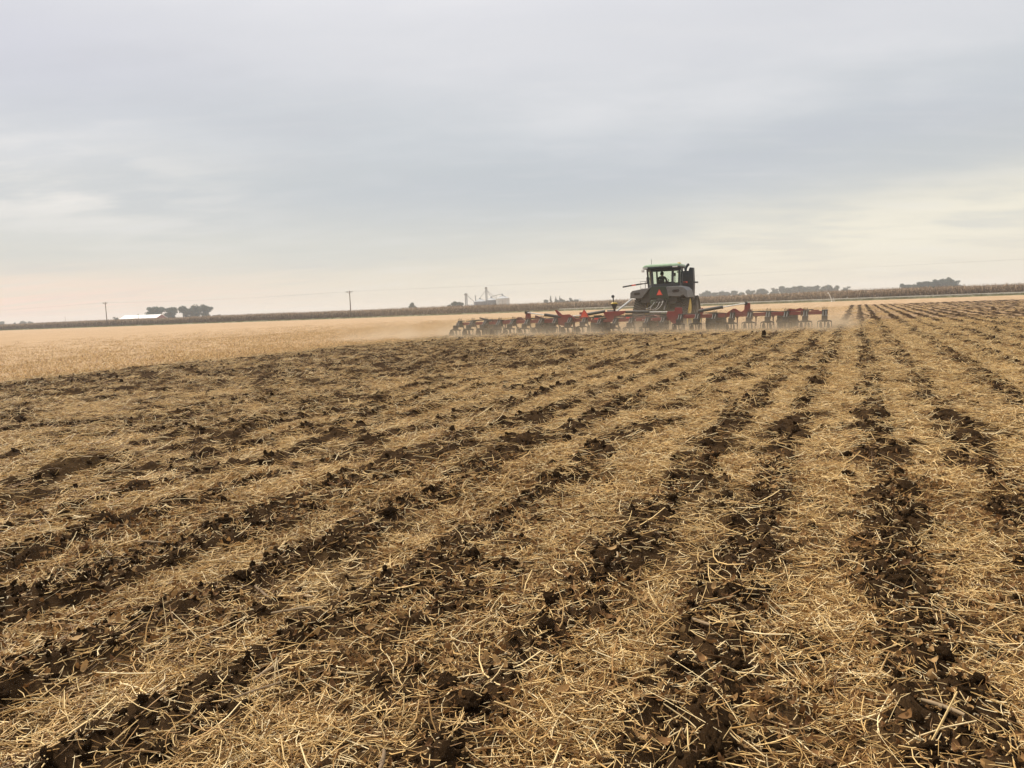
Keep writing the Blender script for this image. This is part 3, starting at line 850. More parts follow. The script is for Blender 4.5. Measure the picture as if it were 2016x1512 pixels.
def corn():
    rnd = random.Random(21); protos = []
    for k in range(6):
        m = MB(); t = []; H = rnd.uniform(2.05, 2.4)
        lean = Vector((rnd.gauss(0, .05), rnd.gauss(0, .05), 0))
        m.tube([lean * (z * z / 5) + Vector((0, 0, z)) for z in (0, H * .4, H * .8, H)], [.016, .014, .009, .004], 3, False); t += [rnd.random() * .3 + .5] * 12
        for j in range(11):
            z = H * (0.16 + 0.72 * j / 10) + rnd.gauss(0, .04); a = (j % 2) * PI + rnd.gauss(0, .5) + k
            L = rnd.uniform(.45, .75) * (1 if j < 8 else .7); d = Vector((math.cos(a), math.sin(a), 0)); s = Vector((-math.sin(a), math.cos(a), 0)) * rnd.uniform(.035, .06)
            dr = rnd.uniform(.35, .9)
            pts = [Vector((0, 0, z)), Vector((0, 0, z)) + d * L * .4 + Vector((0, 0, .14)), Vector((0, 0, z)) + d * L * .75 + Vector((0, 0, .14 - dr * .35)), Vector((0, 0, z)) + d * L * .85 + Vector((0, 0, .1 - dr))]
            v = []
            for i, p in enumerate(pts): w = [.5, 1, .8, .15][i]; v += [p - s * w, p + s * w + Vector((0, 0, .015))]
            m.add(v, [(0, 1, 3, 2), (2, 3, 5, 4), (4, 5, 7, 6)]); t += [rnd.random()] * 8
        # ear
        a = rnd.uniform(0, 6.28); e = Vector((math.cos(a) * .08, math.sin(a) * .08, H * .48))
        m.tube([e, e + Vector((math.cos(a) * .05, math.sin(a) * .05, .12)), e + Vector((math.cos(a) * .06, math.sin(a) * .06, .24))], [.022, .03, .012], 4, False); t += [.9] * 12
        for j in range(5):    # tassel
            a = rnd.uniform(0, 6.28); q = Vector((math.cos(a) * .10, math.sin(a) * .10, rnd.uniform(.12, .25))); w = Vector((.008, .008, 0))
            p = Vector((0, 0, H - .03)); m.add([p - w, p + w, p + q], [(0, 1, 2)]); t += [.75] * 3
        protos.append(finish_proto(m, t, 'corn_plant', M['corn_leaf']))
    xs, ys = [], []
    for r in range(16):
        st = 0.22 if r < 5 else 0.3
        x = np.arange(-470, 170, st); x = x + RNG.normal(0, .05, len(x)); xs.append(x); ys.append(CORN_Y + .76 * r + RNG.normal(0, .05, len(x)))
    for r in range(20):
        x = np.arange(-520, 190, 0.7); xs.append(x + RNG.normal(0, .2, len(x))); ys.append(np.full(len(x), CORN_Y + 13 + 3.0 * r) + RNG.normal(0, .8, len(x)))
    x = np.concatenate(xs); y = np.concatenate(ys); n = len(x)
    hs = (0.90 + 0.20 * fbm(x * .06, y * .06, 201, 4)) * RNG.uniform(.90, 1.10, n)
    scatter('corn_field', proto_collection('corn_plant', protos), np.stack([x, y, 0 * x - .02], 1), np.stack([RNG.normal(0, .04, n), RNG.normal(0, .04, n), RNG.uniform(0, 6.28, n)], 1),
            np.stack([RNG.uniform(.9, 1.15, n), RNG.uniform(.9, 1.15, n), hs], 1), RNG.integers(0, 6, n), 'tall standing field of dry brown corn across the far side', 'corn')
    print('corn', n)


corn()

# ================================================================== trees


def leaf_cloud(rnd, lobes, n, size, flat=1.0):
    """many small leaf sprays spread through lumpy lobes: (centre, radii)"""
    vs = np.zeros((n * 4, 3)); tones = np.zeros(n * 4)
    wts = np.array([r[0] * r[1] * r[2] for c, r in lobes]) ** 0.7; pick = np.random.default_rng(rnd.randrange(10 ** 6))
    li = pick.choice(len(lobes), n, p=wts / wts.sum())
    d = pick.normal(size=(n, 3)); d /= np.linalg.norm(d, axis=1)[:, None]
    rad = pick.random(n) ** 0.45
    c = np.array([l[0] for l in lobes])[li]; r = np.array([l[1] for l in lobes])[li]
    p = c + d * r * rad[:, None] * (0.85 + 0.3 * pick.random(n))[:, None]
    u = pick.normal(size=(n, 3)); u /= np.linalg.norm(u, axis=1)[:, None]; w = np.cross(u, pick.normal(size=(n, 3))); w /= np.linalg.norm(w, axis=1)[:, None]
    s = size * pick.uniform(.6, 1.3, n)[:, None]
    for k, (a, b) in enumerate(((-1, -.6), (1, -.6), (.8, .6), (-.8, .6))): vs[k::4] = p + u * a * s * .5 + w * b * s * .5
    tn = pick.random(n)
    for k in range(4): tones[k::4] = tn
    f = np.arange(n * 4).reshape(n, 4)
    return vs, f, tones


def cloud_mesh(name, m, *a):
    vs, f, t = leaf_cloud(*a)
    me = bpy.data.meshes.new(name); me.from_pydata(vs.tolist(), [], f.tolist()); me.update()
    at = me.attributes.new('tone', 'FLOAT', 'POINT'); at.data.foreach_set('value', t.astype(np.float32)); me.materials.append(m)
    return me


def tree_protos():
    """unit-height broadleaf trees: crown + trunk meshes"""
    out = []
    for k in range(7):
        rnd = random.Random(100 + k); lobes = []; nl = rnd.randint(9, 13)
        w = [0.42, 0.36, 0.5, 0.33, 0.45, 0.38, 0.4][k]
        for j in range(nl):
            a = rnd.uniform(0, 6.28); q = rnd.random() ** .6 * w * .75; z = rnd.uniform(.20, .86)
            q *= math.sin(PI * min(1, max(.15, (z - .12) / .95))) ** .6
            rr = rnd.uniform(.10, .20); lobes.append(((q * math.cos(a), q * math.sin(a), z), (rr * 1.15, rr * 1.15, rr * .85)))
        lobes.append(((0, 0, .62), (w * .55, w * .55, .24)))
        crown = cloud_mesh('crown', M['leaf'], rnd, lobes, 2400, .06)
        mb = MB(); mb.tube([(0, 0, -.03), (.01, 0, .18), (-.01, .01, .42), (0, 0, .62)], [.030, .022, .016, .007], 7)
        for j in range(6):
            a = j * 1.05 + rnd.random(); z0 = rnd.uniform(.2, .42); e = Vector((math.cos(a) * w * .6, math.sin(a) * w * .6, z0 + rnd.uniform(.18, .34)))
            mb.tube([(0, 0, z0), e * .5 + Vector((0, 0, z0 * .5 + .02)), e], [.012, .008, .003], 5)
        tm = mb.mesh('trunk'); tm.materials.append(M['bark'])
        out.append((crown, tm))
    return out


def conifer_proto(k):
    rnd = random.Random(300 + k); lobes = []
    for j in range(12):
        z = .12 + .84 * j / 11; r = .17 * (1 - z) + .018
        for q in range(3): a = rnd.uniform(0, 6.28); lobes.append(((math.cos(a) * r * .6, math.sin(a) * r * .6, z), (r * .75 + .008, r * .75 + .008, .05)))
    crown = cloud_mesh('crown', M['needle'], rnd, lobes, 1500, .035)
    mb = MB(); mb.tube([(0, 0, -.03), (0, 0, .5), (0, 0, .98)], [.02, .012, .003], 6); tm = mb.mesh('trunk'); tm.materials.append(M['bark'])
    return crown, tm


TP = tree_protos(); CP = [conifer_proto(0), conifer_proto(1)]


def plant_tree(name, proto, az, dist, h, wide, label, cat='tree', group=None, rz=None, z=0.0):
    o = empty(name, polar(az, dist, z), label, cat, group, random.uniform(0, 6.28) if rz is None else rz)
    for nm, me in zip(('crown', 'trunk'), proto):
        c = bpy.data.objects.new(nm, me); COL.objects.link(c); c.parent = o
    h *= 1.05; o.scale = (h * wide, h * wide, h)
    return o


ORD = ['first', 'second', 'third', 'fourth', 'fifth', 'sixth', 'seventh', 'eighth', 'ninth', 'tenth', 'eleventh', 'twelfth', 'thirteenth', 'fourteenth', 'fifteenth', 'sixteenth',
       'seventeenth', 'eighteenth', 'nineteenth', 'twentieth', 'twenty-first', 'twenty-second', 'twenty-third', 'twenty-fourth', 'twenty-fifth', 'twenty-sixth']


def elev(az_px, d): return 1.5 + d * az_px / 1500.0


def all_trees():
    # farmstead at left: el in photo px above the horizon -> height at that distance
    for az, d, el, wide, k, lab in ((-49.3, 600, 27.5, 1.25, 2, 'loose round tree standing directly behind the white barn roof'),
                                    (-48.2, 605, 24.0, 1.3, 0, 'broad tree at left end of the dense clump right of the barn'),
                                    (-47.4, 612, 25.0, 1.0, 3, 'slim tree between the two broad trees right of the barn'),
                                    (-46.7, 608, 29.0, 1.15, 4, 'tallest dark tree in the farm clump right of the barn'),
                                    (-46.05, 600, 24.5, 1.05, 5, 'tree at the right end of the farm clump by the barn')):
        plant_tree('farmyard_tree', TP[k], az, d, elev(el, d), wide, lab, group='trees of the farmstead at left')
    for az, d, el, wide, k, lab in ((-51.65, 640, 9.0, 1.1, 1, 'low bush just left of the white roofed barn'), (-51.35, 640, 7.0, 1.0, 6, 'smaller low bush touching the left end of the barn'),
                                    (-48.75, 590, 8.5, 1.1, 6, 'small shrub at the right gable of the barn'), (-48.5, 590, 6.6, 1.2, 1, 'lowest shrub right of the barn gable'),
                                    (-45.55, 600, 7.0, 1.0, 2, 'first tiny bush right of the farm clump, nearer the clump'), (-45.2, 600, 7.2, 1.0, 0, 'second tiny bush right of the farm clump, farther from it')):
        plant_tree('shrub', TP[k], az, d, elev(el, d), wide, lab, 'bush', 'low shrubs by the farmstead at left')
    for az, d, el, wide, k, lab in ((-58.0, 1050, 9.0, 1.2, 0, 'faint far tree at the extreme left edge of the skyline'), (-57.35, 1050, 6.0, .8, 3, 'smallest faint far tree near the left edge of the skyline'),
                                    (-56.9, 1050, 9.2, 1.3, 4, 'widest faint far tree near the left edge of the skyline'), (-56.5, 1050, 7.6, 1.1, 2, 'faint far tree just right of the widest one at far left'),
                                    (-55.9, 1100, 4.5, 1.2, 6, 'barely visible far bush left of the small utility pole')):
        plant_tree('far_tree', TP[k], az, d, elev(el, d), wide, lab, group='faint trees at the left edge of the skyline')
    plant_tree('boxy_tree', TP[3], -31.75, 520, elev(16.5, 520), .72, 'lone squat dark tree between the pole and the grain bins', rz=1.0)
    plant_tree('low_tree', TP[6], -31.5, 522, elev(11, 522), .9, 'low bush tucked against the lone squat tree', 'bush')
    plant_tree('dome_tree', TP[4], -28.5, 505, elev(18.0, 505), .95, 'dome shaped dark tree just left of the grain elevator leg', rz=2.0)
    plant_tree('dome_tree', TP[2], -28.15, 508, elev(15.5, 508), .95, 'lower tree merging with the dome shaped one by the bins', rz=.4)
    plant_tree('shrub', TP[1], -28.95, 505, elev(9.5, 505), 1.1, 'small shrub left of the dome shaped tree by the bins', 'bush')
    for az, el, wide, pr, lab in ((-21.72, 12.5, 1.0, TP[0], 'round tree at the left end of the distant farmstead'), (-21.35, 18.0, 1.1, CP[0], 'pointed conifer beside the round tree of the distant farmstead'),
                                  (-20.98, 16.2, 1.2, CP[1], 'left conifer of the pair in the distant farmstead'), (-20.95, 11.5, 1.0, TP[3], 'broadleaf tree under the conifer pair of the distant farmstead'),
                                  (-20.66, 17.0, 1.1, CP[0], 'right conifer of the pair in the distant farmstead'), (-20.45, 12.0, .9, TP[5], 'round tree right of the conifer pair'),
                                  (-20.2, 8.5, 1.1, TP[6], 'low shrub between farmstead conifers and pale house'), (-19.85, 13.5, .85, TP[1], 'tree standing left of the pale distant house'),
                                  (-19.5, 11.5, .9, TP[2], 'tree half hiding the pale distant house')):
        plant_tree('farmstead_tree', pr, az, 680, elev(el, 680), wide, lab, group='trees of the farmstead left of the tractor')
    rnd = random.Random(77)
    n = 22
    for i in range(n):
        u = i / (n - 1); az = -10.35 + 9.45 * u + rnd.gauss(0, .08); el = np.interp(u, [0, .3, .5, .75, .9, 1], [14.5, 14.5, 17.5, 19.0, 17.0, 13.0]) + rnd.gauss(0, 1.9)
        plant_tree('windbreak_tree', TP[rnd.randrange(7)], az, 760 + rnd.uniform(-12, 12), elev(el, 760), rnd.uniform(0.95, 1.3),
                   '%s tree from the left in the long windbreak right of the tractor' % ORD[i], group='trees of the long windbreak')
    n = 11
    for i in range(n):
        u = i / (n - 1); az = 2.85 + 2.95 * u; el = np.interp(u, [0, .3, .6, .8, 1], [13.5, 16.0, 18.5, 21.5, 16.5]) + rnd.gauss(0, .5)
        plant_tree('grove_tree', TP[rnd.randrange(7)], az, 640 + rnd.uniform(-10, 10), elev(el, 640), rnd.uniform(.9, 1.2),
                   '%s tree from the left in the isolated grove at far right' % ORD[i], group='trees of the isolated grove at far right')


all_trees()

# ================================================================== buildings, bins, poles


def barn():
    d = 590; p = polar(-50.0, d); o = empty('barn', p, 'long low red barn with a white metal roof', 'barn', rz=math.radians(50 - 33))
    L, W, e, r = 27.0, 12.0, 3.4, 5.6
    MB().box(-L / 2, L / 2, -W / 2, W / 2, -.1, e).build('wall', M['barn_wall'], o)
    for s in (-1, 1):
        m = MB(); m.prism([(-W / 2, e), (W / 2, e), (0, r)], s * L / 2 - .12 * (s > 0), s * L / 2 + .12 * (s < 0), 'X'); m.build('gable', M['barn_wall'], o)
        n = MB(); a = math.atan2(r - e, W / 2)
        n.prism([(s * (W / 2 + .5), e - .5 * math.tan(a) + .05), (0, r + .05), (0, r + .22), (s * (W / 2 + .5), e - .5 * math.tan(a) + .22)], -L / 2 - .5, L / 2 + .5, 'X')
        rf = n.build('roof', M['barn_roof'], o)
        q = MB()
        for k in range(26): x = -L / 2 - .3 + k * (L + .6) / 25; q.bar((x, s * (W / 2 + .4), e - .4 * math.tan(a) + .25), (x, s * .1, r + .22), .06, .06)
        q.build('roof_ribs', M['barn_roof'], rf)
    q = MB(); q.box(L / 2, L / 2 + .12, -2.2, 2.2, 0, 3.1); dr = q.build('door', M['house'], o)
    q = MB(); q.box(L / 2 + .12, L / 2 + .2, -.1, .1, 0, 3.1); q.build('door_trim', M['barn_wall'], dr)


def house():
    p = polar(-19.55, 690); o = empty('house', p, 'pale distant house half hidden by farmstead trees', 'house', rz=math.radians(30))
    MB().box(-5, 5, -4, 4, -.1, 4.2).build('wall', M['house'], o)
    m = MB(); m.prism([(-4.5, 4.2), (4.5, 4.2), (0, 6.4)], -5.4, 5.4, 'X'); m.build('roof', M['galv_light'], o)
    for x in (-3, 0, 3): m = MB(); m.box(x - .5, x + .5, -4.06, -4.0, 2.4, 3.7); m.build('window', M['slate'], o)
    p = polar(-20.25, 690); o = empty('machine_shed', p, 'low dark roofed shed between the distant farmstead trees', 'shed', rz=math.radians(22))
    MB().box(-6, 6, -4, 4, -.1, 3.2).build('wall', M['barn_wall'], o)
    m = MB(); m.prism([(-4.3, 3.2), (4.3, 3.2), (0, 4.6)], -6.3, 6.3, 'X'); m.build('roof', M['slate'], o)


def bin_(az, d, dia, eave, peak, lab, light=False):
    o = empty('grain_bin', polar(az, d), lab, 'grain bin', 'grain bins beyond the corn')
    R = dia / 2; prof = [(R * .98, 0)]; n = int(eave / .8)
    for k in range(n):
        z0 = eave * k / n; z1 = eave * (k + 1) / n; prof += [(R, z0 + .04), (R * 1.006, (z0 + z1) / 2), (R, z1 - .04), (R * .992, z1)]
    MB().lathe(prof, 40).build('wall', M['galv_light' if light else 'galv'], o, smooth=True)
    rf = MB().lathe([(R * 1.03, eave - .05), (R * 1.03, eave + .03), (R * .12, peak - .3), (R * .12, peak), (.01, peak + .05)], 40).build('roof', M['bin_roof'], o)
    m = MB()
    for k in range(20):
        a = k * PI / 10; c, s = math.cos(a), math.sin(a); m.bar((R * 1.01 * c, R * 1.01 * s, eave + .08), (R * .14 * c, R * .14 * s, peak - .25), .08, .08)
    m.build('roof_ribs', M['bin_roof'], rf)
    MB().lathe([(R * .16, peak - .02), (R * .16, peak + .28), (.02, peak + .42)], 16).build('cap', M['galv'], rf)
    m = MB(); x, y = R * 1.02 * math.cos(-1.2), R * 1.02 * math.sin(-1.2)
    for s in (-.2, .2): m.bar((x + s, y, 0), (x + s, y, eave), .05, .05)
    for k in range(int(eave / .5)): m.bar((x - .2, y, .4 + k * .5), (x + .2, y, .4 + k * .5), .04, .04)
    m.build('ladder', M['galv'], o)
    return o


def bins():
    d = 515.0
    bin_(-26.62, d, 8.6, elev(12.9, d), elev(18.8, d), 'left squat grain bin with a bluish steel wall')
    bin_(-25.76, d, 8.4, elev(14.8, d), elev(19.8, d), 'middle grain bin standing under the tall elevator tower')
    bin_(-24.92, d - 6, 9.0, elev(17.3, d), elev(23.0, d), 'right, palest and tallest of the grain bins', True)
    o = empty('hopper_bin', polar(-27.28, d - 4), 'small pale cone roofed hopper beside the leaning spout', 'hopper')
    MB().lathe([(2.4, 0), (2.4, 3.0)], 24).build('wall', M['galv_light'], o)
    MB().lathe([(2.5, 3.0), (.3, elev(9.3, d)), (.01, elev(9.6, d))], 24).build('roof', M['bin_roof'], o)

    def tower(az, h, w, lab, dd=d):
        o = empty('elevator_leg', polar(az, dd), lab, 'grain elevator')
        m = MB()
        for s in (-1, 1): m.box(s * w - w * .45, s * w + w * .45, -w * .5, w * .5, 0, h - .4)
        m.build('leg_casing', M['galv'], o)
        m = MB(); m.prism([(-w * 1.8, h - .8), (-w * 2.2, h - .2), (-w * 1.2, h + .5), (w * 1.2, h + .5), (w * 2.0, h - .1), (w * 1.6, h - .8)], -w * .9, w * .9, 'Y'); m.build('head', M['grey_metal'], o)
        m = MB(); m.box(-w * 2, w * 2, -w, w, -.05, .9); m.build('boot', M['galv'], o)
        for k in range(int(h / 1.2)): MB().box(-w * 1.3, w * 1.3, -w * .62, w * .62, 1 + k * 1.2, 1.1 + k * 1.2).build('brace', M['grey_metal'], o)
        return o
    base = polar(-26.13, d); right = Vector((math.cos(math.radians(-26.1)), -math.sin(math.radians(-26.1)), 0))

    def spout(o, p, q, w=.22):
        mb = MB(); mb.tube([Vector(p) - o.location, Vector(q) - o.location], w, 8); mb.build('spout', M['grey_metal'], o)
    t = tower(-26.13, elev(38.5, d), .42, 'tallest elevator tower rising between the grain bins', d - 9)
    top = polar(-26.13, d - 9, elev(35, d))
    spout(t, top, polar(-26.62, d, elev(19.8, d)), .14)
    spout(t, top, polar(-25.76, d, elev(20.6, d)), .14)
    spout(t, top, polar(-25.35, d - 2, elev(16.0, d)), .14)
    l = tower(-27.65, elev(28.5, d), .55, 'shorter elevator leg at the left of the grain bins')
    spout(l, polar(-27.6, d, elev(26.5, d)), polar(-27.0, d, elev(11.5, d)), .2)
    l = empty('vent_stack', polar(-26.95, d - 2), 'thin capped stack behind the left grain bin', 'stack')
    MB().tube([(0, 0, 0), (0, 0, elev(24, d))], .28, 10).build('pipe', M['galv'], l)
    MB().lathe([(.7, elev(23.8, d)), (.7, elev(24.3, d)), (.1, elev(25, d))], 12).build('cap', M['grey_metal'], l)
    c = empty('conveyor', polar(-25.35, d - 4), 'thin overhead conveyor running up to the palest grain bin', 'conveyor')
    m = MB(); a = polar(-25.80, d - 4, elev(21.5, d)) - c.location; b = polar(-24.95, d - 6, elev(26.0, d)) - c.location
    m.bar(a, b, .5, .35); m.build('tube', M['grey_metal'], c)
    m = MB(); q = polar(-25.38, d - 5, 0) - c.location
    for s in (-.5, .5): m.bar((q.x + s, q.y, 0), (q.x + s * .3, q.y, elev(23.5, d)), .12, .12)
    m.build('support', M['grey_metal'], c)
    m = MB(); m.tube([b, b - Vector((0, 0, .9))], .3, 10); m.build('drop_pipe', M['galv'], c)


def pole(az, d, h, lab, arm=2.4, rz=0.0):
    o = empty('utility_pole', polar(az, d), lab, 'utility pole', rz=rz)
    MB().tube([(0, 0, -.2), (0, 0, h * .5), (0, 0, h)], [.17, .145, .11], 10).build('shaft', M['wood'], o)
    a = MB().bar((-arm / 2, -.16, h - .35), (arm / 2, -.16, h - .35), .12, .14).build('crossarm', M['wood'], o)
    for x in (-arm / 2 + .1, -.55, arm / 2 - .1):
        MB().lathe([(.05, h - .28), (.07, h - .2), (.04, h - .15), (.06, h - .1), (.02, h - .05)], 8, 'Z', (x, -.16, 0)).build('insulator', M['ceramic'], a)
    m = MB()
    for s in (-1, 1): m.bar((s * .7, -.16, h - .4), (0, -.14, h - .95), .04, .05)
    m.build('brace', M['wood'], a)
    return o


def poles():
    Y = 189.4
    P = [(-52.19, elev(35.0, 310)), (-36.16, elev(43.1, 232))]
    tops = []
    for (az, h), lab in zip(P, ('tall utility pole left of the white roofed barn', 'utility pole standing alone at the foot of the corn')):
        d = Y / math.cos(math.radians(az)); pole(az, d, h, lab); q = polar(az, d, h); tops.append(q)
    tops = [Vector((-420, Y, 8.0))] + tops + [Vector((110, Y, 8.0))]
    for off, lab in ((-1.1, 'left one of the thin overhead wires between the utility poles'), (1.1, 'right one of the thin overhead wires between the utility poles')):
        pts = []
        for a, b in zip(tops[:-1], tops[1:]):
            for k in range(12):
                t = k / 12; p = a.lerp(b, t); p.z += -.2 - 4 * t * (1 - t) * .6; p.x += off; p.y -= .16; pts.append(p)
        pts.append(tops[-1] + Vector((off, -.16, -.2)))
        w = MB().tube(pts, .007, 5).build('overhead_wire', M['wire']); tag(w, lab, 'wire', 'overhead wires')
    pole(-54.56, 900, elev(12.5, 900), 'small far utility pole left of the tall one', 2.6)
    pole(-50.3, 560, elev(13.0, 560), 'small utility pole in front of the barn roof', 2.2)


def riser():
    d = 178.0; o = empty('marker_pipe', polar(-1.75, d), 'bent white marker pipe at the field edge below the corn', 'pipe', rz=0)
    MB().tube([(.55, 0, -.1), (.3, 0, .7), (-.12, 0, 1.75), (-.25, 0, 1.95), (-.42, 0, 1.85)], [.09, .09, .085, .085, .09], 10).build('pipe', M['white_pvc'], o)
    MB().tube([(.95, 0, -.1), (.82, 0, .55), (.72, 0, 1.0)], [.06, .055, .04], 8).build('stake', M['white_pvc'], o)
    MB().tube([(.4, 0, -.06), (.52, 0, .05)], .2, 10).build('collar', M['white_pvc'], o)
    d = 185.6; o = empty('marker_stake', polar(-.65, d, .3), 'short pale stake right of the bent marker pipe', 'stake')
    MB().bar((0, 0, -.1), (.04, 0, .62), .09, .05).build('post', M['white_pvc'], o)
    MB().box(-.03, .11, -.035, -.025, .42, .6).build('tab', M['white_lamp'], o)


barn(); house(); bins(); poles(); riser()
# ================================================================== tractor
# local frame: origin on the ground under the rear axle, +y forward, +x right


def hull_path(circles, steps=10):
    """outline of a belt round three wheels given as (y, z, r), going round"""
    pts = []
    for (y, z, r) in circles:
        for k in range(48):
            a = 2 * PI * k / 48; pts.append((y + r * math.cos(a), z + r * math.sin(a)))
    pts = sorted(set(pts))

    def half(ps):
        h = []
        for p in ps:
            while len(h) > 1 and (h[-1][0] - h[-2][0]) * (p[1] - h[-2][1]) - (h[-1][1] - h[-2][1]) * (p[0] - h[-2][0]) <= 0: h.pop()
            h.append(p)
        return h
    a = half(pts); b = half(pts[::-1]); hull = a[:-1] + b[:-1]
    # resample evenly
    out = []; L = [0]; P = hull + [hull[0]]
    for p, q in zip(P[:-1], P[1:]): L.append(L[-1] + math.dist(p, q))
    n = int(L[-1] / 0.085)
    for k in range(n):
        s = L[-1] * k / n; i = max(j for j in range(len(L)) if L[j] <= s + 1e-9); i = min(i, len(P) - 2)
        t = (s - L[i]) / max(1e-6, L[i + 1] - L[i]); out.append((P[i][0] + (P[i + 1][0] - P[i][0]) * t, P[i][1] + (P[i + 1][1] - P[i][1]) * t))
    return out


def track_unit(parent, cx, cy, name='track_unit'):
    front = cy > 1; u = bpy.data.objects.new(name, None); u.empty_display_size = .2; COL.objects.link(u); u.parent = parent; u.location = (cx, cy, 0)
    W = .74; circ = [(0, 1.16, .50), (-.92, .36, .34), (.92, .36, .34)]
    path = hull_path(circ); n = len(path); m = MB()
    nor = []
    for i in range(n):
        a = path[i - 1]; b = path[(i + 1) % n]; d = Vector((b[0] - a[0], b[1] - a[1])).normalized(); nor.append(Vector((d.y, -d.x)))
    if sum((Vector(path[i]) - Vector((0, .6))).dot(nor[i]) for i in range(n)) < 0: nor = [-v for v in nor]
    vs = []; fs = []
    for i in range(n):
        for off in (0.0, .05):
            p = Vector(path[i]) + nor[i] * off
            for x in (-W / 2, W / 2): vs.append((x, p.x, p.y))
    for i in range(n):
        a = i * 4; b = ((i + 1) % n) * 4
        fs += [(a, a + 1, b + 1, b), (a + 2, b + 2, b + 3, a + 3), (a, b, b + 2, a + 2), (a + 1, a + 3, b + 3, b + 1)]
    m.add(vs, fs)
    belt = m.build('belt', M['rubber'], u)
    m = MB()
    for i in range(0, n, 2):      # chevron lugs
        for s in (-1, 1):
            j = (i + 2) % n
            p = Vector(path[i]) + nor[i] * .05; q = Vector(path[j]) + nor[j] * .05; p2 = Vector(path[i]) + nor[i] * .13; q2 = Vector(path[j]) + nor[j] * .13
            t = (Vector(path[(i + 1) % n]) - Vector(path[i])) * .55
            A = (s * W * .5, p.x, p.y); B = (s * W * .5, p.x + t.x, p.y + t.y); C = (s * .02, q.x + t.x, q.y + t.y); D = (s * .02, q.x, q.y)
            A2 = (s * W * .5, p2.x, p2.y); B2 = (s * W * .5, p2.x + t.x * .7, p2.y + t.y * .7); C2 = (s * .02, q2.x + t.x * .7, q2.y + t.y * .7); D2 = (s * .02, q2.x, q2.y)
            m.add([A, B, C, D, A2, B2, C2, D2], [(0, 1, 2, 3), (4, 5, 6, 7), (0, 1, 5, 4), (1, 2, 6, 5), (2, 3, 7, 6), (3, 0, 4, 7)])
    lg = m.build('lugs', M['lug'], belt if parent is None else u); lg['kind'] = 'stuff'
    for (y, z, r), nm in zip(circ, ('drive_wheel', 'idler_wheel', 'idler_wheel')):
        r2 = r - .01
        MB().lathe([(.08, -W * .48), (r2 * .55, -W * .46), (r2 * .62, -W * .40), (r2 * .9, -W * .42), (r2, -W * .42), (r2, -W * .1), (r2 * .7, -W * .1), (r2 * .7, W * .1), (r2, W * .1), (r2, W * .42),
                    (r2 * .9, W * .42), (r2 * .62, W * .40), (r2 * .55, W * .46), (.08, W * .48)], 32, 'X', (0, y, z)).build(nm, M['black' if front and nm == 'drive_wheel' else 'yellow'], u, smooth=True)
    for y in (-.42, 0, .42):
        MB().lathe([(.05, -W * .4), (.17, -W * .38), (.17, -W * .1), (.1, -W * .08), (.1, W * .08), (.17, W * .1), (.17, W * .38), (.05, W * .4)], 20, 'X', (0, y, .20)).build('roller', M['black'], u, smooth=True)
    m = MB(); m.prism([(-.95, .30), (.95, .30), (.8, .46), (.2, .9), (0, 1.2), (-.2, .9), (-.8, .46)], -.1, .1, 'X'); m.build('undercarriage', M['dark_green'], u)
    return u


def triangle(parent, x, y, z, w, h, name='warning_triangle'):
    """slow-vehicle triangle facing -y: orange field, dark red border strips"""
    f = MB().prism([(x - w * .42, z), (x + w * .42, z), (x + w * .06, z + h * .80), (x - w * .06, z + h * .80)], y - .012, y, 'Y').build(name, M['orange'], parent)
    f['label'] = 'fluorescent orange triangle with a dark red border'
    A = Vector((x - w * .5, 0, z - h * .06)); B = Vector((x + w * .5, 0, z - h * .06)); C = Vector((x, 0, z + h * .95))
    for p, q in ((A, B), (B, C), (C, A)):
        p = p + Vector((0, y - .009, 0)); q = q + Vector((0, y - .009, 0)); MB().bar(p, q, .012, w * .085, (0, -1, 0)).build('border', M['red_border'], f)
    return f


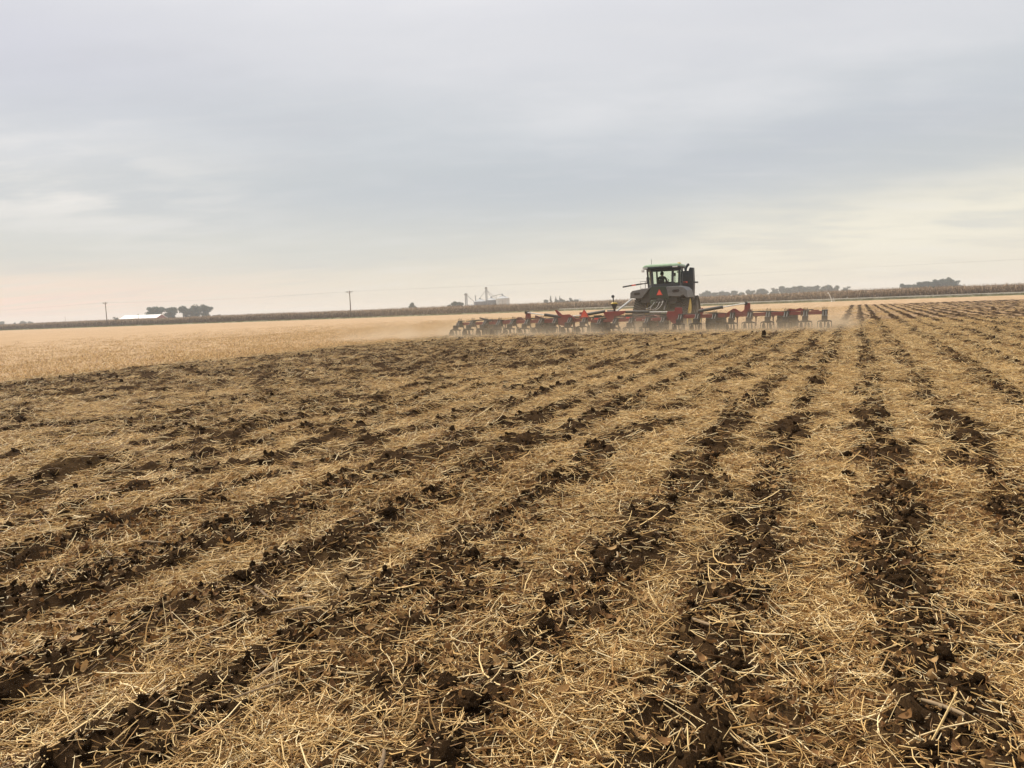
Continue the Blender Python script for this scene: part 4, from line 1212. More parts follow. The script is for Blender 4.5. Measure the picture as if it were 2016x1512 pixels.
def tractor():
    T = empty('tractor', (-10.35, 44.6, 0), 'green and grey four-track tractor pulling the red toolbar', 'tractor')
    for cx in (-1.24, 1.22):
        for cy in (0.0, 3.5): track_unit(T, cx * (1 if cy == 0 else .80), cy)
    # chassis, axles
    MB().box(-.42, .42, -.95, 1.7, .78, 1.55).box(-.32, .32, 1.7, 2.5, .85, 1.4).box(-.45, .45, 2.5, 6.0, .78, 1.5).build('chassis', M['dark_green'], T, bevel=.04)
    for cy in (0, 3.5): MB().tube([(-1.0, cy, 1.16), (1.0, cy, 1.16)], .19, 14).build('axle', M['dark_green'], T)
    # hood
    m = MB(); m.prism([(2.0, 1.5), (5.9, 1.5), (6.05, 1.9), (5.9, 2.3), (4.5, 2.55), (2.0, 2.62)], -.52, .52, 'X'); hd = m.build('hood', M['green'], T, bevel=.08, seg=3)
    for s in (-1, 1): MB().box(s * .525, s * .532, 2.4, 5.4, 1.85, 2.0).build('side_stripe', M['yellow'], hd)
    # rear body panel between the fenders
    rp = MB().prism([(-.56, 1.68), (.56, 1.68), (.56, 2.26), (.48, 2.34), (-.48, 2.34), (-.56, 2.26)], -1.05, .2, 'Y').build('rear_panel', M['dark_green'], T, bevel=.02)
    for x in (-.40, .40): MB().box(x - .012, x + .012, -1.062, -1.045, 1.72, 2.28).build('panel_seam', M['black'], rp)
    triangle(T, .02, -1.07, 1.87, .36, .34)
    # fenders
    for s in (-1, 1):
        out = [(.42, 2.31), (1.12, 2.32), (1.40, 2.25), (1.58, 2.06), (1.64, 1.66), (1.56, 1.66), (1.38, 1.85), (1.20, 1.73), (.53, 1.77)]
        if s < 0: out = [(.50, 2.30), (.80, 2.27), (1.56, 2.16), (1.68, 2.06), (1.70, 1.74), (1.02, 1.71)]
        m = MB(); n = len(out)
        sec = [(-1.12, .99, 0), (-1.08, 1.0, 0), (-.2, 1.0, .03), (.55, 1.0, .02), (.95, .93, -.16)]
        vs = []; fs = []
        for (y, k, dz) in sec:
            for (x, z) in out: vs.append((s * (1.0 + (x - 1.0) * k), y, 1.95 + (z - 1.95) * k + dz))
        for i in range(len(sec) - 1):
            for j in range(n): a = i * n + j; b = i * n + (j + 1) % n; fs.append((a, b, b + n, a + n))
        fs += [tuple(range(n)), tuple(range((len(sec) - 1) * n, len(sec) * n))]
        m.add(vs, fs); f = m.build('fender', M['grey_plastic'], T, bevel=.02)
        hx = [(.74, 2.06), (.82, 2.14), (1.14, 2.15), (1.20, 2.08), (1.12, 1.98), (.82, 1.97)] if s > 0 else [(1.08, 1.99), (1.14, 2.06), (1.42, 2.05), (1.47, 1.98), (1.40, 1.90), (1.13, 1.91)]
        tl = MB().prism([(s * x, z) for x, z in hx], -1.155, -1.10, 'Y').build('tail_light', M['black'], f, bevel=.01)
        MB().box(*((.86, 1.08) if s > 0 else (-1.38, -1.16)), -1.168, -1.15, *((2.04, 2.08) if s > 0 else (1.955, 1.995))).build('lens', mat('tail_lens', (.035, .012, .012), .25), f)
    MB().box(-1.1, -.5, -.85, .6, 1.45, 2.22).box(.5, 1.0, -.85, .6, 1.45, 1.75).build('inner_shade_box', M['black'], T)  # black filler boxes added to give the shaded darkness behind the fenders
    # cab
    C = bpy.data.objects.new('cab', None); COL.objects.link(C); C.parent = T; C.location = (0, 0, 0)
    ring = [(-.64, -.12), (.60, -.12), (.93, .28), (.93, .95), (.66, 1.38), (-.70, 1.38), (-1.0, .95), (-1.0, .28)]
    low = [(x * .93, y * .96 + .03) for x, y in ring]
    m = MB(); n = 8; vs = [(x * .80, y * .9 + .1, 2.14) for x, y in low] + [(x, y, 2.26) for x, y in low]
    m.add(vs, [tuple(range(8)), tuple(range(15, 7, -1))] + [(i, (i + 1) % 8, 8 + (i + 1) % 8, 8 + i) for i in range(8)])
    m.build('cab_floor', M['slate'], C, bevel=.03)
    for i, ((x, y), (lx, ly)) in enumerate(zip(ring, low)):
        w = .13 if i in (0, 1) else .09
        MB().bar((lx, ly, 2.28), (x, y, 3.36), w, .12, (0, 1, 0)).build('pillar', M['slate'], C, bevel=.02)
    for i in range(8):
        (x0, y0), (x1, y1) = ring[i], ring[(i + 1) % 8]; (a0, b0), (a1, b1) = low[i], low[(i + 1) % 8]
        k = MB(); P = [Vector((a0, b0, 2.5)), Vector((a1, b1, 2.5)), Vector((x1, y1, 3.33)), Vector((x0, y0, 3.33))]
        nrm = (P[1] - P[0]).cross(P[3] - P[0]).normalized() * .006
        k.add([p - nrm for p in P] + [p + nrm for p in P], [(0, 1, 2, 3), (7, 6, 5, 4), (0, 4, 5, 1), (1, 5, 6, 2), (2, 6, 7, 3), (3, 7, 4, 0)])
        k.build('window', M['glass'], C)
        MB().bar((x0, y0, 3.35), (x1, y1, 3.35), .10, .14).build('header_rail', M['slate'], C)
        MB().bar((a0, b0, 2.39), (a1, b1, 2.39), .05, .27).build('sill_panel', M['slate'], C)
    m = MB(); top = [(-1.05, -.42), (.95, -.42), (1.06, -.2), (1.06, 1.3), (.9, 1.55), (-1.0, 1.55), (-1.16, 1.3), (-1.16, -.2)]
    m.prism(top, 3.40, 3.50, 'Z'); rfb = m.build('roof_base', M['slate'], C, bevel=.03)
    m = MB(); vs = [(x * 1.0, y, 3.495) for x, y in top] + [(x * .97, y * .97 + .03, 3.60) for x, y in top] + [(x * .8, y * .8 + .18, 3.66) for x, y in top]
    fs = [tuple(range(8))[::-1], tuple(range(16, 24))]
    for r in (0, 8): fs += [(r + i, r + (i + 1) % 8, r + 8 + (i + 1) % 8, r + 8 + i) for i in range(8)]
    m.add(vs, fs); rf = m.build('roof', M['roof_green'], C, bevel=.03)
    for x in (-.95, .80):
        MB().box(x - .14, x + .14, -.47, -.40, 3.42, 3.49).build('work_lamp', M['white_lamp'], rf)
    MB().box(-1.18, -1.04, -.36, -.25, 3.22, 3.36).build('work_lamp', M['white_lamp'], rf)
    MB().tube([(-.75, .3, 3.62), (-.75, .3, 3.98)], .012, 6).build('antenna', M['black'], rf)
    MB().lathe([(.12, 3.62), (.15, 3.68), (.10, 3.76), (.02, 3.78)], 16, 'Z', (.6, 1.6, 0)).build('receiver_dome', M['yellow'], rf, smooth=True)
    # interior
    st = MB().box(-.46, .06, .35, .85, 2.26, 2.42).build('seat', M['seat'], C, bevel=.05)
    MB().box(-.40, .0, .28, .38, 2.40, 2.78).build('seat_back', M['seat'], st, bevel=.04)
    MB().box(.28, .48, .4, .95, 2.26, 2.62).build('armrest_console', M['black'], C, bevel=.03)
    sw = bpy.data.objects.new('steering_wheel', bpy.data.meshes.new('steering_wheel')); bpy.data.objects.remove(sw)
    m = MB(); R = .17; c = Vector((-.06, 1.0, 2.70)); q = Euler((math.radians(50), 0, 0)).to_matrix()
    pts = [c + q @ Vector((R * math.cos(a), R * math.sin(a), 0)) for a in np.linspace(0, 2 * PI, 25)]
    m.tube(pts, .017, 6, False)
    for a in (0, 2.1, 4.2): m.bar(c, c + q @ Vector((R * math.cos(a + PI / 2), R * math.sin(a + PI / 2), 0)), .03, .02)
    m.build('steering_wheel', M['black'], C)
    MB().bar(c, (-.06, 1.2, 2.3), .07, .07).build('steering_column', M['black'], C)
    m = MB(); m.box(-.35, .3, 1.15, 1.28, 2.3, 2.64); m.build('dashboard', M['black'], C, bevel=.03)
    MB().box(.44, .54, .9, .95, 2.95, 3.15).bar((.49, .93, 2.6), (.49, .93, 3.0), .03, .03).build('monitor', M['black'], C)
    # exhaust and after-treatment tower ahead of the cab on the right
    A = MB().box(.38, 1.06, 2.4, 3.1, 1.75, 3.22).build('exhaust_housing', M['slate'], T, bevel=.04)
    MB().prism([(1.02, 1.60), (1.28, 1.60), (1.31, 2.6), (1.28, 3.46), (1.08, 3.48), (1.02, 3.34)], 2.35, 2.85, 'Y').build('side_shield', M['slate'], A, bevel=.03)
    MB().box(.3, 1.0, 2.42, 2.5, 3.2, 3.28).build('top_bar', M['black'], A)
    for z in (1.9, 2.1): MB().lathe([(.03, 2.29), (.03, 2.36)], 8, 'Y', (1.15, 0, z)).build('bolt', M['steel'], A)
    MB().tube([(.76, 2.75, 3.1), (.76, 2.75, 3.42), (.79, 2.76, 3.52), (.87, 2.78, 3.64), (.96, 2.8, 3.70)], .09, 14).build('exhaust_pipe', M['slate'], T, smooth=True)
    # warning-lamp arms
    l = MB().bar((-.95, 1.3, 2.62), (-1.6, 1.35, 2.60), .07, .06).bar((-1.6, 1.35, 2.60), (-2.55, 1.4, 2.50), .09, .08).build('lamp_arm', M['black'], T)
    MB().bar((-2.02, 1.345, 2.565), (-2.24, 1.345, 2.54), .02, .07, (0, -1, 0)).box(-2.24, -2.0, 1.30, 1.345, 2.51, 2.58).build('reflector', M['orange'], l)
    MB().bar((-2.55, 1.4, 2.50), (-2.84, 1.42, 2.46), .10, .09).build('lamp', M['slate'], l, bevel=.02)
    r = MB().bar((.80, 1.0, 2.58), (1.56, 1.4, 2.55), .06, .05).build('lamp_arm', M['black'], T)
    MB().box(.93, 1.18, 1.12, 1.15, 2.53, 2.62).build('reflector', M['orange'], r)
    MB().bar((1.56, 1.4, 2.55), (1.76, 1.42, 2.54), .10, .09).build('lamp', M['slate'], r, bevel=.02)
    # mirrors, left platform rail
    for s in (-1,):
        mm = MB().bar((s * 1.0, .9, 2.85), (s * 1.3, 1.8, 2.85), .04, .04).build('mirror_arm', M['black'], T)
        MB().box(min(s * 1.25, s * 1.45), max(s * 1.25, s * 1.45), 1.78, 1.84, 2.62, 3.0).build('mirror', M['slate'], mm, bevel=.02)
    rail = MB().tube([(-1.1, 1.5, 2.3), (-1.75, 1.5, 2.3), (-1.75, 1.5, 2.75), (-1.1, 1.5, 2.75)], .022, 6).tube([(-1.45, 1.5, 2.3), (-1.45, 1.5, 2.75)], .022, 6).build('handrail', M['steel'], T)
    MB().box(-1.6, -1.0, 1.3, 2.4, 2.2, 2.28).build('platform', M['black'], T)
    st = MB()
    for k in range(4): st.box(-1.75, -1.3, 2.3 + k * .05, 2.6 + k * .05, .6 + k * .42, .64 + k * .42)
    s4 = st.build('steps', M['black'], T); s4['kind'] = 'stuff'
    # rear hitch and hydraulics
    MB().box(-.30, .30, -1.25, -.9, 1.25, 1.62).build('valve_block', M['black'], T, bevel=.03)
    for x in (-.22, -.08, .08, .22): MB().tube([(x, -1.25, 1.45), (x, -1.36, 1.45)], .035, 8).build('coupler', M['steel'], T)
    MB().lathe([(.16, -1.35), (.2, -1.3), (.2, -.95)], 16, 'Y', (-.28, 0, 1.42)).build('reservoir', M['dark_green'], T, smooth=True)
    MB().bar((0, -.8, .72), (0, -1.9, .66), .16, .10).build('drawbar', M['black'], T)
    for s in (-1, 1):
        MB().bar((s * .42, -.8, 1.3), (s * .38, -1.6, .95), .08, .12).build('lift_arm', M['dark_green'], T)
        MB().tube([(s * .40, -.9, 1.62), (s * .40, -1.55, .98)], .05, 8).build('lift_cylinder', M['black'], T)
    MB().box(.15, .42, -1.3, -.95, .7, .98).build('hitch_block', M['green'], T, bevel=.02)
    for pts in ([(-.2, -1.36, 1.45), (-.35, -1.7, 1.2), (-.5, -2.1, 1.12), (-.3, -2.6, 1.1)], [(.22, -1.36, 1.45), (.35, -1.6, 1.5), (.25, -1.9, 1.2), (.05, -2.3, 1.02), (-.1, -2.8, 1.1)],
                [(.08, -1.36, 1.45), (.0, -1.7, 1.15), (-.15, -2.2, 1.05), (-.3, -2.8, 1.12)]):
        # smooth the hose
        P = [Vector(p) for p in pts]; sm = []
        for i in range(len(P) - 1):
            p0, p1, p2, p3 = P[max(i - 1, 0)], P[i], P[i + 1], P[min(i + 2, len(P) - 1)]
            for k in range(6):
                t = k / 6; sm.append(.5 * ((2 * p1) + (-p0 + p2) * t + (2 * p0 - 5 * p1 + 4 * p2 - p3) * t * t + (-p0 + 3 * p1 - 3 * p2 + p3) * t ** 3))
        MB().tube(sm + [P[-1]], .018, 6).build('hose', M['grey_metal'], T)
    return T


TRACTOR = tractor()


def driver():
    """seated figure: one skinned body, both hands at the wheel, cap as a child"""
    o = Vector((-10.55, 44.6, -.25))      # tractor frame
    V = []; E = []; R = []

    def v(p, r, link=None):
        V.append(Vector(p)); R.append(r)
        if link is not None: E.append((link, len(V) - 1))
        return len(V) - 1
    hip = v((0, .58, 2.72), .15); be = v((0, .55, 2.88), .145, hip); ch = v((0, .55, 3.06), .16, be); sh = v((0, .56, 3.16), .13, ch)
    nk = v((0, .58, 3.215), .06, sh); hd = v((0, .60, 3.27), .085, nk); h2 = v((0, .61, 3.36), .095, hd); h3 = v((0, .61, 3.42), .07, h2)
    v((0, .70, 3.325), .02, h2)                                # nose
    for s in (-1, 1):
        v((s * .095, .60, 3.33), .018, h2)                     # ear
        a = v((s * .20, .57, 3.13), .075, sh); e = v((s * .27, .62, 2.90), .055, a); e2 = v((s * .22, .80, 2.90), .04, e); w = v((s * .16 + .10, .88, 2.92), .03, e2); p = v((s * .155 + .13, .925, 2.935), .038, w)
        for k in range(4): f = v((s * (.155 - .018 * k) + .13, 0.985, 2.965 - .006 * k), .0095, p); v((s * (.155 - .018 * k) + .13, 1.0, 2.93), .008, f)
        t = v((s * .12 + .13, .94, 2.96), .011, p); v((s * .105 + .13, .965, 2.955), .009, t)
        th = v((s * .10, .66, 2.70), .10, hip); kn = v((s * .15, .98, 2.70), .075, th); an = v((s * .15, 1.04, 2.56), .05, kn); v((s * .15, 1.12, 2.53), .04, an)
    me = bpy.data.meshes.new('person'); me.from_pydata([tuple(p) for p in V], E, []); me.update()
    b = bpy.data.objects.new('person', me); COL.objects.link(b); b.location = o
    sk = b.modifiers.new('skin', 'SKIN')
    for i, sv in enumerate(me.skin_vertices[0].data): sv.radius = (R[i], R[i] * (.85 if i < 4 else 1)); sv.use_root = i == 0
    sb = b.modifiers.new('sub', 'SUBSURF'); sb.levels = 1; sb.render_levels = 2
    # cloth below the neck, skin on head and hands: by height and reach in the figure itself
    m, N, L, P = new_mat('driver_cloth_and_skin'); P.inputs['Roughness'].default_value = .85
    tc = N.new('ShaderNodeTexCoord'); sp = N.new('ShaderNodeSeparateXYZ'); L.new(tc.outputs['Object'], sp.inputs[0])
    g = N.new('ShaderNodeMath'); g.operation = 'GREATER_THAN'; L.new(sp.outputs[2], g.inputs[0]); g.inputs[1].default_value = 3.215
    g2 = N.new('ShaderNodeMath'); g2.operation = 'GREATER_THAN'; L.new(sp.outputs[1], g2.inputs[0]); g2.inputs[1].default_value = 0.885
    g3 = N.new('ShaderNodeMath'); g3.operation = 'GREATER_THAN'; L.new(sp.outputs[2], g3.inputs[0]); g3.inputs[1].default_value = 2.84
    mm = N.new('ShaderNodeMath'); mm.operation = 'MULTIPLY'; L.new(g2.outputs[0], mm.inputs[0]); L.new(g3.outputs[0], mm.inputs[1])
    mx = N.new('ShaderNodeMath'); mx.operation = 'MAXIMUM'; L.new(g.outputs[0], mx.inputs[0]); L.new(mm.outputs[0], mx.inputs[1])
    mc = N.new('ShaderNodeMix'); mc.data_type = 'RGBA'; L.new(mx.outputs[0], mc.inputs[0]); mc.inputs[6].default_value = (.035, .04, .05, 1); mc.inputs[7].default_value = (.33, .19, .13, 1)
    L.new(mc.outputs[2], P.inputs['Base Color']); me.materials.append(m)
    tag(b, 'driver in dark clothes and cap seated at the tractor steering wheel', 'person')
    cap = MB().lathe([(.108, 3.375), (.110, 3.42), (.09, 3.47), (.05, 3.495), (.01, 3.50)], 20, 'Z', (0, .605, 0)).box(-.07, .07, .66, .79, 3.378, 3.388).build('cap', M['hair'], b, smooth=True)
    MB().lathe([(.10, 3.30), (.105, 3.34), (.106, 3.376)], 20, 'Z', (0, .585, 0)).build('hair', M['hair'], b, smooth=True)


driver()

# ================================================================== strip-till toolbar


def gauge_wheel(parent, x, y, r, dual=True):
    g = bpy.data.objects.new('gauge_wheel', None); g.empty_display_size = .1; COL.objects.link(g); g.parent = parent; g.location = (x, y, r - .03)
    for s in ((-1, 1) if dual else (0,)):
        c = s * .25
        m = MB(); m.lathe([(r * .55, c - .15), (r * .86, c - .19), (r * .97, c - .15), (r, c), (r * .97, c + .15), (r * .86, c + .19), (r * .55, c + .15)], 28, 'X')
        for k in range(22):
            a = k * 2 * PI / 22
            for q in (-1, 1): m.bar((c + q * .16, r * .97 * math.cos(a), r * .97 * math.sin(a)), (c, r * 1.0 * math.cos(a + .14), r * 1.0 * math.sin(a + .14)), .03, .05)
        m.build('tyre', M['rubber'], g, smooth=True)
        MB().lathe([(.06, c - .08), (r * .5, c - .06), (r * .57, c - .15), (r * .57, c + .15), (r * .5, c + .06), (.06, c + .08)], 24, 'X').build('rim', M['red'], g, smooth=True)
    MB().tube([(-.5, 0, 0), (.5, 0, 0)], .05, 10).build('axle', M['black'], g)
    MB().bar((0, 0, 0), (0, -(y), .62 - r), .12, .14).build('mount_arm', M['dark_red'], g)
    return g


def toolbar():
    CX = -10.52; B = BAR_Y
    T = empty('strip_till_toolbar', (CX, B, 0), 'wide red strip-till toolbar with folded cylinders and black row units', 'farm implement')
    X = lambda x: x - CX

    def beam(n, x0, x1, y0, y1, z0, z1, m='red', bev=.012): return MB().box(X(x0), X(x1), y0, y1, z0, z1).build(n, M[m], T, bevel=bev)
    # main bar sections
    beam('wing_bar', -3.0, -1.2, -.09, .09, .645, .80)
    beam('wing_bar', -5.62, -3.02, -.10, .10, .640, .805)
    beam('wing_bar', -8.2, -5.64, -.10, .10, .635, .81)
    c = beam('centre_bar', -12.3, -8.22, -.12, .12, .56, .70)
    beam('wing_bar', -14.2, -12.32, -.10, .10, .615, .79)
    beam('wing_bar', -17.6, -14.22, -.10, .10, .61, .79)
    beam('wing_bar', -20.0, -17.62, -.09, .09, .605, .76)
    for x in (-2.3, -3.04, -5.63, -17.6): beam('flange', x - .025, x + .025, -.14, .14, .60, .84, 'dark_red')
    # second (front) bar and ladder members
    beam('front_bar', -12.2, -8.3, 1.0, 1.2, .58, .76, 'dark_red')
    for x in (-12.1, -11.0, -9.6, -8.5): beam('ladder_member', x - .09, x + .09, .12, 1.0, .60, .74, 'dark_red')
    # pale paint marks on the centre bar
    for i, (x, w, h) in enumerate([(-10.0, .05, .07), (-9.62, .05, .07), (-9.54, .06, .05), (-9.45, .05, .06), (-9.37, .06, .05), (-9.27, .05, .06), (-9.17, .03, .07)]):
        MB().box(X(x), X(x) + w, -.128, -.121, .60, .60 + h).build('paint_mark', M['decal'], c)
    # centre hinge plates
    MB().prism([(X(-11.6), 1.08), (X(-10.42), 1.10), (X(-10.5), .98), (X(-10.95), .80), (X(-11.02), .60), (X(-11.28), .58), (X(-11.5), .86)], -.22, -.12, 'Y').build('hinge_plate', M['red'], T, bevel=.01)
    MB().prism([(X(-8.42), .80), (X(-8.36), 1.0), (X(-8.02), 1.0), (X(-7.98), 1.17), (X(-7.66), 1.17), (X(-7.62), .75), (X(-7.72), .35), (X(-8.10), .40), (X(-8.30), .62)], -.22, -.12, 'Y').build('hinge_plate', M['red'], T, bevel=.01)
    MB().prism([(X(-6.95), .80), (X(-6.82), 1.06), (X(-6.70), 1.12), (X(-6.62), 1.02), (X(-6.72), .80)], -.16, -.02, 'Y').build('cylinder_lug', M['red'], T, bevel=.01)
    MB().prism([(X(-14.2), .55), (X(-14.25), .80), (X(-13.95), 1.0), (X(-13.4), 1.02), (X(-13.1), .84), (X(-13.3), .42), (X(-13.6), .40)], -.22, -.12, 'Y').build('hinge_plate', M['red'], T, bevel=.01)
    MB().prism([(X(-14.0), .95), (X(-14.18), 1.25), (X(-14.08), 1.26), (X(-13.78), 1.0)], -.2, -.1, 'Y').build('stop_lug', M['red'], T, bevel=.01)
    # wing towers
    for x, z in ((-4.66, 1.27), (-15.76, 1.20)):
        t = MB().prism([(X(x) - .15, .80), (X(x) + .13, .80), (X(x) + .12, z), (X(x) - .10, z), (X(x) - .12, z - .12)], -.08, .10, 'Y').build('fold_tower', M['red'], T, bevel=.012)
        MB().tube([(X(x) - .06, -.16, z - .02), (X(x) - .06, .16, z - .02)], .075, 12).build('pin', M['black'], t)
    beam('tower_brace', -12.9, -12.72, -.06, .10, .79, 1.10)
    # gussets
    for P in ([(-5.62, .82), (-5.3, 1.03), (-5.2, 1.03), (-4.95, .86), (-4.72, 1.0), (-4.55, 1.0), (-4.40, .82)], [(-15.38, .80), (-15.34, 1.03), (-14.72, .80)], [(-18.0, .78), (-17.85, .86), (-17.45, .88), (-17.3, .79)],
              [(-16.6, .79), (-16.35, .95), (-16.15, .95), (-15.98, .80)]):
        MB().prism([(X(x), z) for x, z in P], -.05, .05, 'Y').build('gusset', M['red' if P[0][0] > -10 else 'dark_red'], T, bevel=.01)
    MB().prism([(X(-1.9), .81), (X(-1.86), .86), (X(-1.58), .86), (X(-1.55), .81)], -.1, .1, 'Y').build('stop_block', M['red'], T)
    MB().bar((X(-18.6), 0, .98), (X(-17.8), 0, .78), .10, .06).build('linkage_bar', M['black'], T)
    MB().prism([(X(-3.0), .82), (X(-2.8), .95), (X(-2.55), .9), (X(-2.35), .97), (X(-2.28), .93), (X(-2.05), .86), (X(-2.1), .82)], -.04, .04, 'Y').build('wing_lug', M['red'], T)

    def cylinder(p, m_, q, r=.065):
        p, m_, q = (Vector((X(a[0]), -.17, a[1])) for a in (p, m_, q))
        b = MB().tube([p, m_], r, 14).tube([m_, m_ + (m_ - p).normalized() * .06], r * 1.18, 14).build('hydraulic_cylinder', M['black'], T, smooth=True)
        MB().tube([m_, q], r * .42, 10).build('piston_rod', M['chrome'], b, smooth=True)
        MB().tube([p + Vector((0, 0, r + .01)), m_ + Vector((0, 0, r + .01))], .014, 6).build('oil_line', M['steel'], b)
    cylinder((-6.86, .96), (-5.80, 1.11), (-4.74, 1.26))
    cylinder((-10.45, 1.03), (-9.30, 1.00), (-8.35, .98), .06)
    cylinder((-11.5, 1.10), (-12.42, .98), (-13.45, .90))
    cylinder((-13.85, .88), (-14.70, 1.02), (-15.70, 1.17))
    # tongue up to the tractor drawbar
    MB().bar((X(-11.3), 1.2, .66), (.12, 6.0, .68), .18, .18).bar((X(-9.4), 1.2, .66), (.22, 6.0, .68), .18, .18).build('tongue', M['dark_red'], T)
    MB().bar((X(-11.08), .4, 1.08), (X(-10.62), 1.6, 1.66), .13, .05).build('hose_boom', M['grey_metal'], T)
    # receiver mast
    mast = MB().bar((X(-11.06), .02, .80), (X(-11.06), .02, 1.24), .09, .08).tube([(X(-11.10), .02, 1.52), (X(-11.12), .02, 1.78)], .03, 8).build('receiver_mast', M['black'], T)
    MB().lathe([(.05, 1.18), (.13, 1.36), (.15, 1.44), (.15, 1.46)], 20, 'Z', (X(-11.07), .02, 0)).build('receiver_base', M['black'], mast, smooth=True)
    MB().lathe([(.165, 1.455), (.17, 1.49), (.14, 1.525), (.05, 1.54)], 20, 'Z', (X(-11.07), .02, 0)).build('receiver_dome', M['yellow'], mast, smooth=True)
    MB().lathe([(.03, -.04), (.075, -.03), (.075, .03), (.05, .05)], 16, 'Y', (X(-11.13), .02, 1.83)).build('camera', M['slate'], mast, smooth=True)
    beam('mounting_tray', -11.42, -11.12, -.1, .1, 1.09, 1.17, 'grey_metal')
    triangle(T, X(-12.55), -.30, .85, .50, .43)
    MB().bar((X(-12.55), -.245, .72), (X(-12.55), -.245, 1.0), .04, .02).build('triangle_bracket', M['black'], T)
    for x0, x1 in ((-12.06, -11.72), (-10.42, -10.12)):
        r = beam('lamp_bar', x0 - .04, x1 + .04, -.20, -.13, .83, .92, 'black'); MB().box(X(x0), X(x1), -.225, -.20, .72, .79).build('reflector', M['reflector'], T)
    MB().box(X(-12.82), X(-12.68), -.108, -.101, .69, .74).build('amber_reflector', M['yellow'], T)
    # stand posts
    for x in (-6.95, -5.12, -4.28, -3.52, -15.1, -14.52, -13.2, -17.1, -8.9):
        MB().prism([(X(x) - .07, .64), (X(x) + .07, .64), (X(x) + .028, .56), (X(x) + .024, .20), (X(x) - .024, .20), (X(x) - .028, .56)], -.03, .03, 'Y').build('stand_post', M['dark_red'], T)
    # gauge wheels ahead of the bar
    for x in (-2.95, -6.2, -12.0, -15.0, -18.2, -9.0): gauge_wheel(T, X(x), .62, .40)
    # hose bundle along the bar
    for off in (0, .05):
        pts = [Vector((X(x), .10 + off, .84 + .035 * math.sin(x * 2.7 + off * 30))) for x in np.arange(-19.5, -1.6, .3)]
        MB().tube(pts, .022, 6).build('hose', M['black'], T)

    # ---- row unit, built once and copied
    def unit():
        U = bpy.data.objects.new('row_unit', None); U.empty_display_size = .1; COL.objects.link(U); U.parent = T
        k = MB().box(-.11, .11, -.26, -.115, .50, .86).box(-.13, .13, -.13, .13, .815, .86).box(-.12, .12, -.13, .13, .58, .605)
        k.build('clamp_block', M['black'], U, bevel=.012)
        k = MB()
        for x, h in ((-.085, .97), (-.03, 1.0), (.03, .96), (.085, .98)): k.tube([(x, -.18, .84), (x, -.18, h)], .012, 6)
        k.build('spring_bolts', M['black'], U)
        for s in (-1, 1):
            MB().bar((s * .10, -.2, .70), (s * .10, -.72, .50), .03, .07).build('parallel_arm', M['black'], U)
            MB().tube([(s * .055, -.3, .80), (s * .055, -.62, .56)], .032, 8).build('spring', M['black'], U)
        MB().box(-.12, .12, -.80, -.62, .34, .62).build('unit_frame', M['black'], U, bevel=.015)
        MB().prism([(-.78, .5), (-.66, .5), (-.60, .1), (-.52, -.08), (-.62, -.1), (-.72, .1)], -.02, .02, 'X').build('shank', M['dark_steel'], U)
        MB().prism([(-.30, .33), (-.28, .39), (-.1, .44), (.1, .44), (.28, .39), (.30, .33), (.1, .37), (-.1, .37)], -.86, -.66, 'Y').build('wing_plate', M['black'], U, bevel=.01)
        for s in (-1, 1):
            MB().bar((s * .285, -.80, .36), (s * .29, -.80, .10), .022, .03).build('wing_leg', M['black'], U)
            d = MB(); d.lathe([(.03, -.02), (.05, -.012), (.19, .0), (.195, .004), (.05, .02), (.03, .03)], 24, 'X'); o = d.build('closing_disc', M['dark_steel'], U, smooth=True)
            o.location = (s * .15, -.92, .17); o.rotation_euler = (0, 0, s * math.radians(18))
        o = MB().lathe([(.03, -.03), (.05, -.01), (.23, -.002), (.23, .002), (.05, .01), (.03, .03)], 28, 'X', (0, .34, .20)).build('coulter', M['dark_steel'], U, smooth=True)
        MB().bar((0, .10, .60), (0, .34, .20), .05, .06).build('coulter_arm', M['black'], U)
        return U
    u0 = unit(); rnd = random.Random(4)
    for i, cx in enumerate(C_NOW):
        u = u0 if i == 0 else copy_tree(u0, T)
        u.location = (X(cx), -.05 if 8 < i < 15 else 0, -.10 if 8 < i < 14 else rnd.uniform(-.02, .015)); u.rotation_euler = (0, 0, rnd.gauss(0, .02))
    return T


toolbar()

# ================================================================== dust thrown up by the row units, and the hazy air


def volume_mat(name, col, dens_fn, aniso=0.0):
    m = bpy.data.materials.new(name); m.use_nodes = True; N = m.node_tree.nodes; L = m.node_tree.links; N.clear()
    out = N.new('ShaderNodeOutputMaterial'); v = N.new('ShaderNodeVolumePrincipled'); v.inputs['Color'].default_value = col + (1,); v.inputs['Anisotropy'].default_value = aniso
    L.new(v.outputs[0], out.inputs['Volume']); dens_fn(N, L, v.inputs['Density'])
    return m


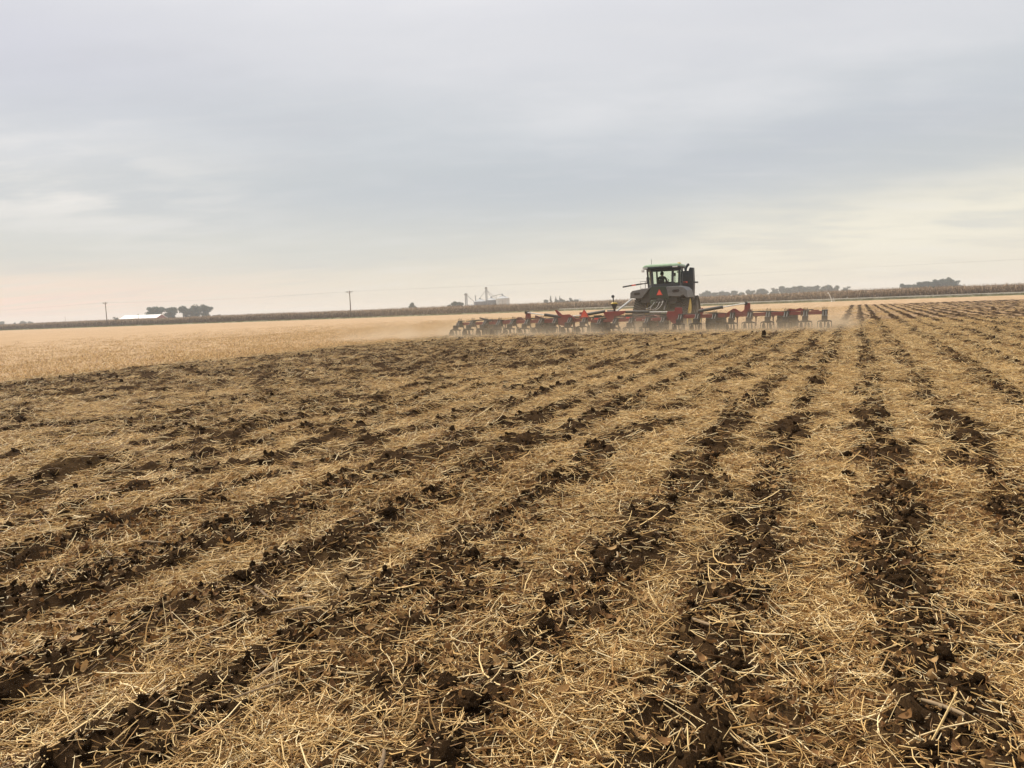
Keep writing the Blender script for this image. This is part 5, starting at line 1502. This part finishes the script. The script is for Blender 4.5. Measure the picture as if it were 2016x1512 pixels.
def dust():
    x0, x1, y0, y1, z0, z1 = -27.5, 0.9, 30.5, 43.0, -.3, 3.2

    def dens(N, L, sock):
        tc = N.new('ShaderNodeTexCoord'); sp = N.new('ShaderNodeSeparateXYZ'); L.new(tc.outputs['Object'], sp.inputs[0])

        def mt(op, a, b=0.0):
            n = N.new('ShaderNodeMath'); n.operation = op
            for s, v in zip(n.inputs, (a, b)):
                if isinstance(v, (int, float)): s.default_value = v
                else: L.new(v, s)
            return n.outputs[0]

        def rng(v, a, b):
            n = N.new('ShaderNodeMapRange'); n.interpolation_type = 'SMOOTHSTEP'; L.new(v, n.inputs[0]); n.inputs[1].default_value = a; n.inputs[2].default_value = b; return n.outputs[0]
        nz = N.new('ShaderNodeTexNoise'); L.new(tc.outputs['Object'], nz.inputs['Vector']); nz.inputs['Scale'].default_value = .75; nz.inputs['Detail'].default_value = 3; nz.inputs['Roughness'].default_value = .6
        low = mt('POWER', 2.718, mt('DIVIDE', mt('MAXIMUM', sp.outputs[2], 0.0), -.26))
        high = mt('MULTIPLY', mt('POWER', 2.718, mt('DIVIDE', mt('MAXIMUM', sp.outputs[2], 0.0), -1.3)), .020)
        ex = mt('MULTIPLY', rng(sp.outputs[0], x0 + .2, x0 + 3.5), rng(sp.outputs[0], x1 - .2, x1 - 2.0))
        ey = mt('MULTIPLY', rng(sp.outputs[1], y0 + .1, y0 + 4.5), rng(sp.outputs[1], y1 - .1, y1 - 4.5))
        ez = rng(sp.outputs[2], z1, z1 - .8)
        puff = rng(nz.outputs['Fac'], .34, .70)
        d = mt('MULTIPLY', mt('ADD', mt('MULTIPLY', low, puff), high), mt('MULTIPLY', mt('MULTIPLY', ex, ey), ez))
        L.new(mt('MULTIPLY', d, 1.05), sock)
    m = volume_mat('brown_dust', (.80, .66, .48), dens, .2)
    o = MB().box(x0, x1, y0, y1, z0, z1).build('dust_cloud', m); tag(o, 'low tan dust cloud drifting behind the toolbar row units', 'dust', kind='stuff')


def haze():
    def dens(N, L, sock): sock.default_value = 0.00047
    m = volume_mat('hazy_air', (.88, .92, .97), dens)
    o = MB().box(-1530, 1530, -1530, 1530, -1.6, 17.0).build('haze', m); tag(o, 'thin pale haze over the whole field', 'haze', kind='stuff')


dust(); haze()
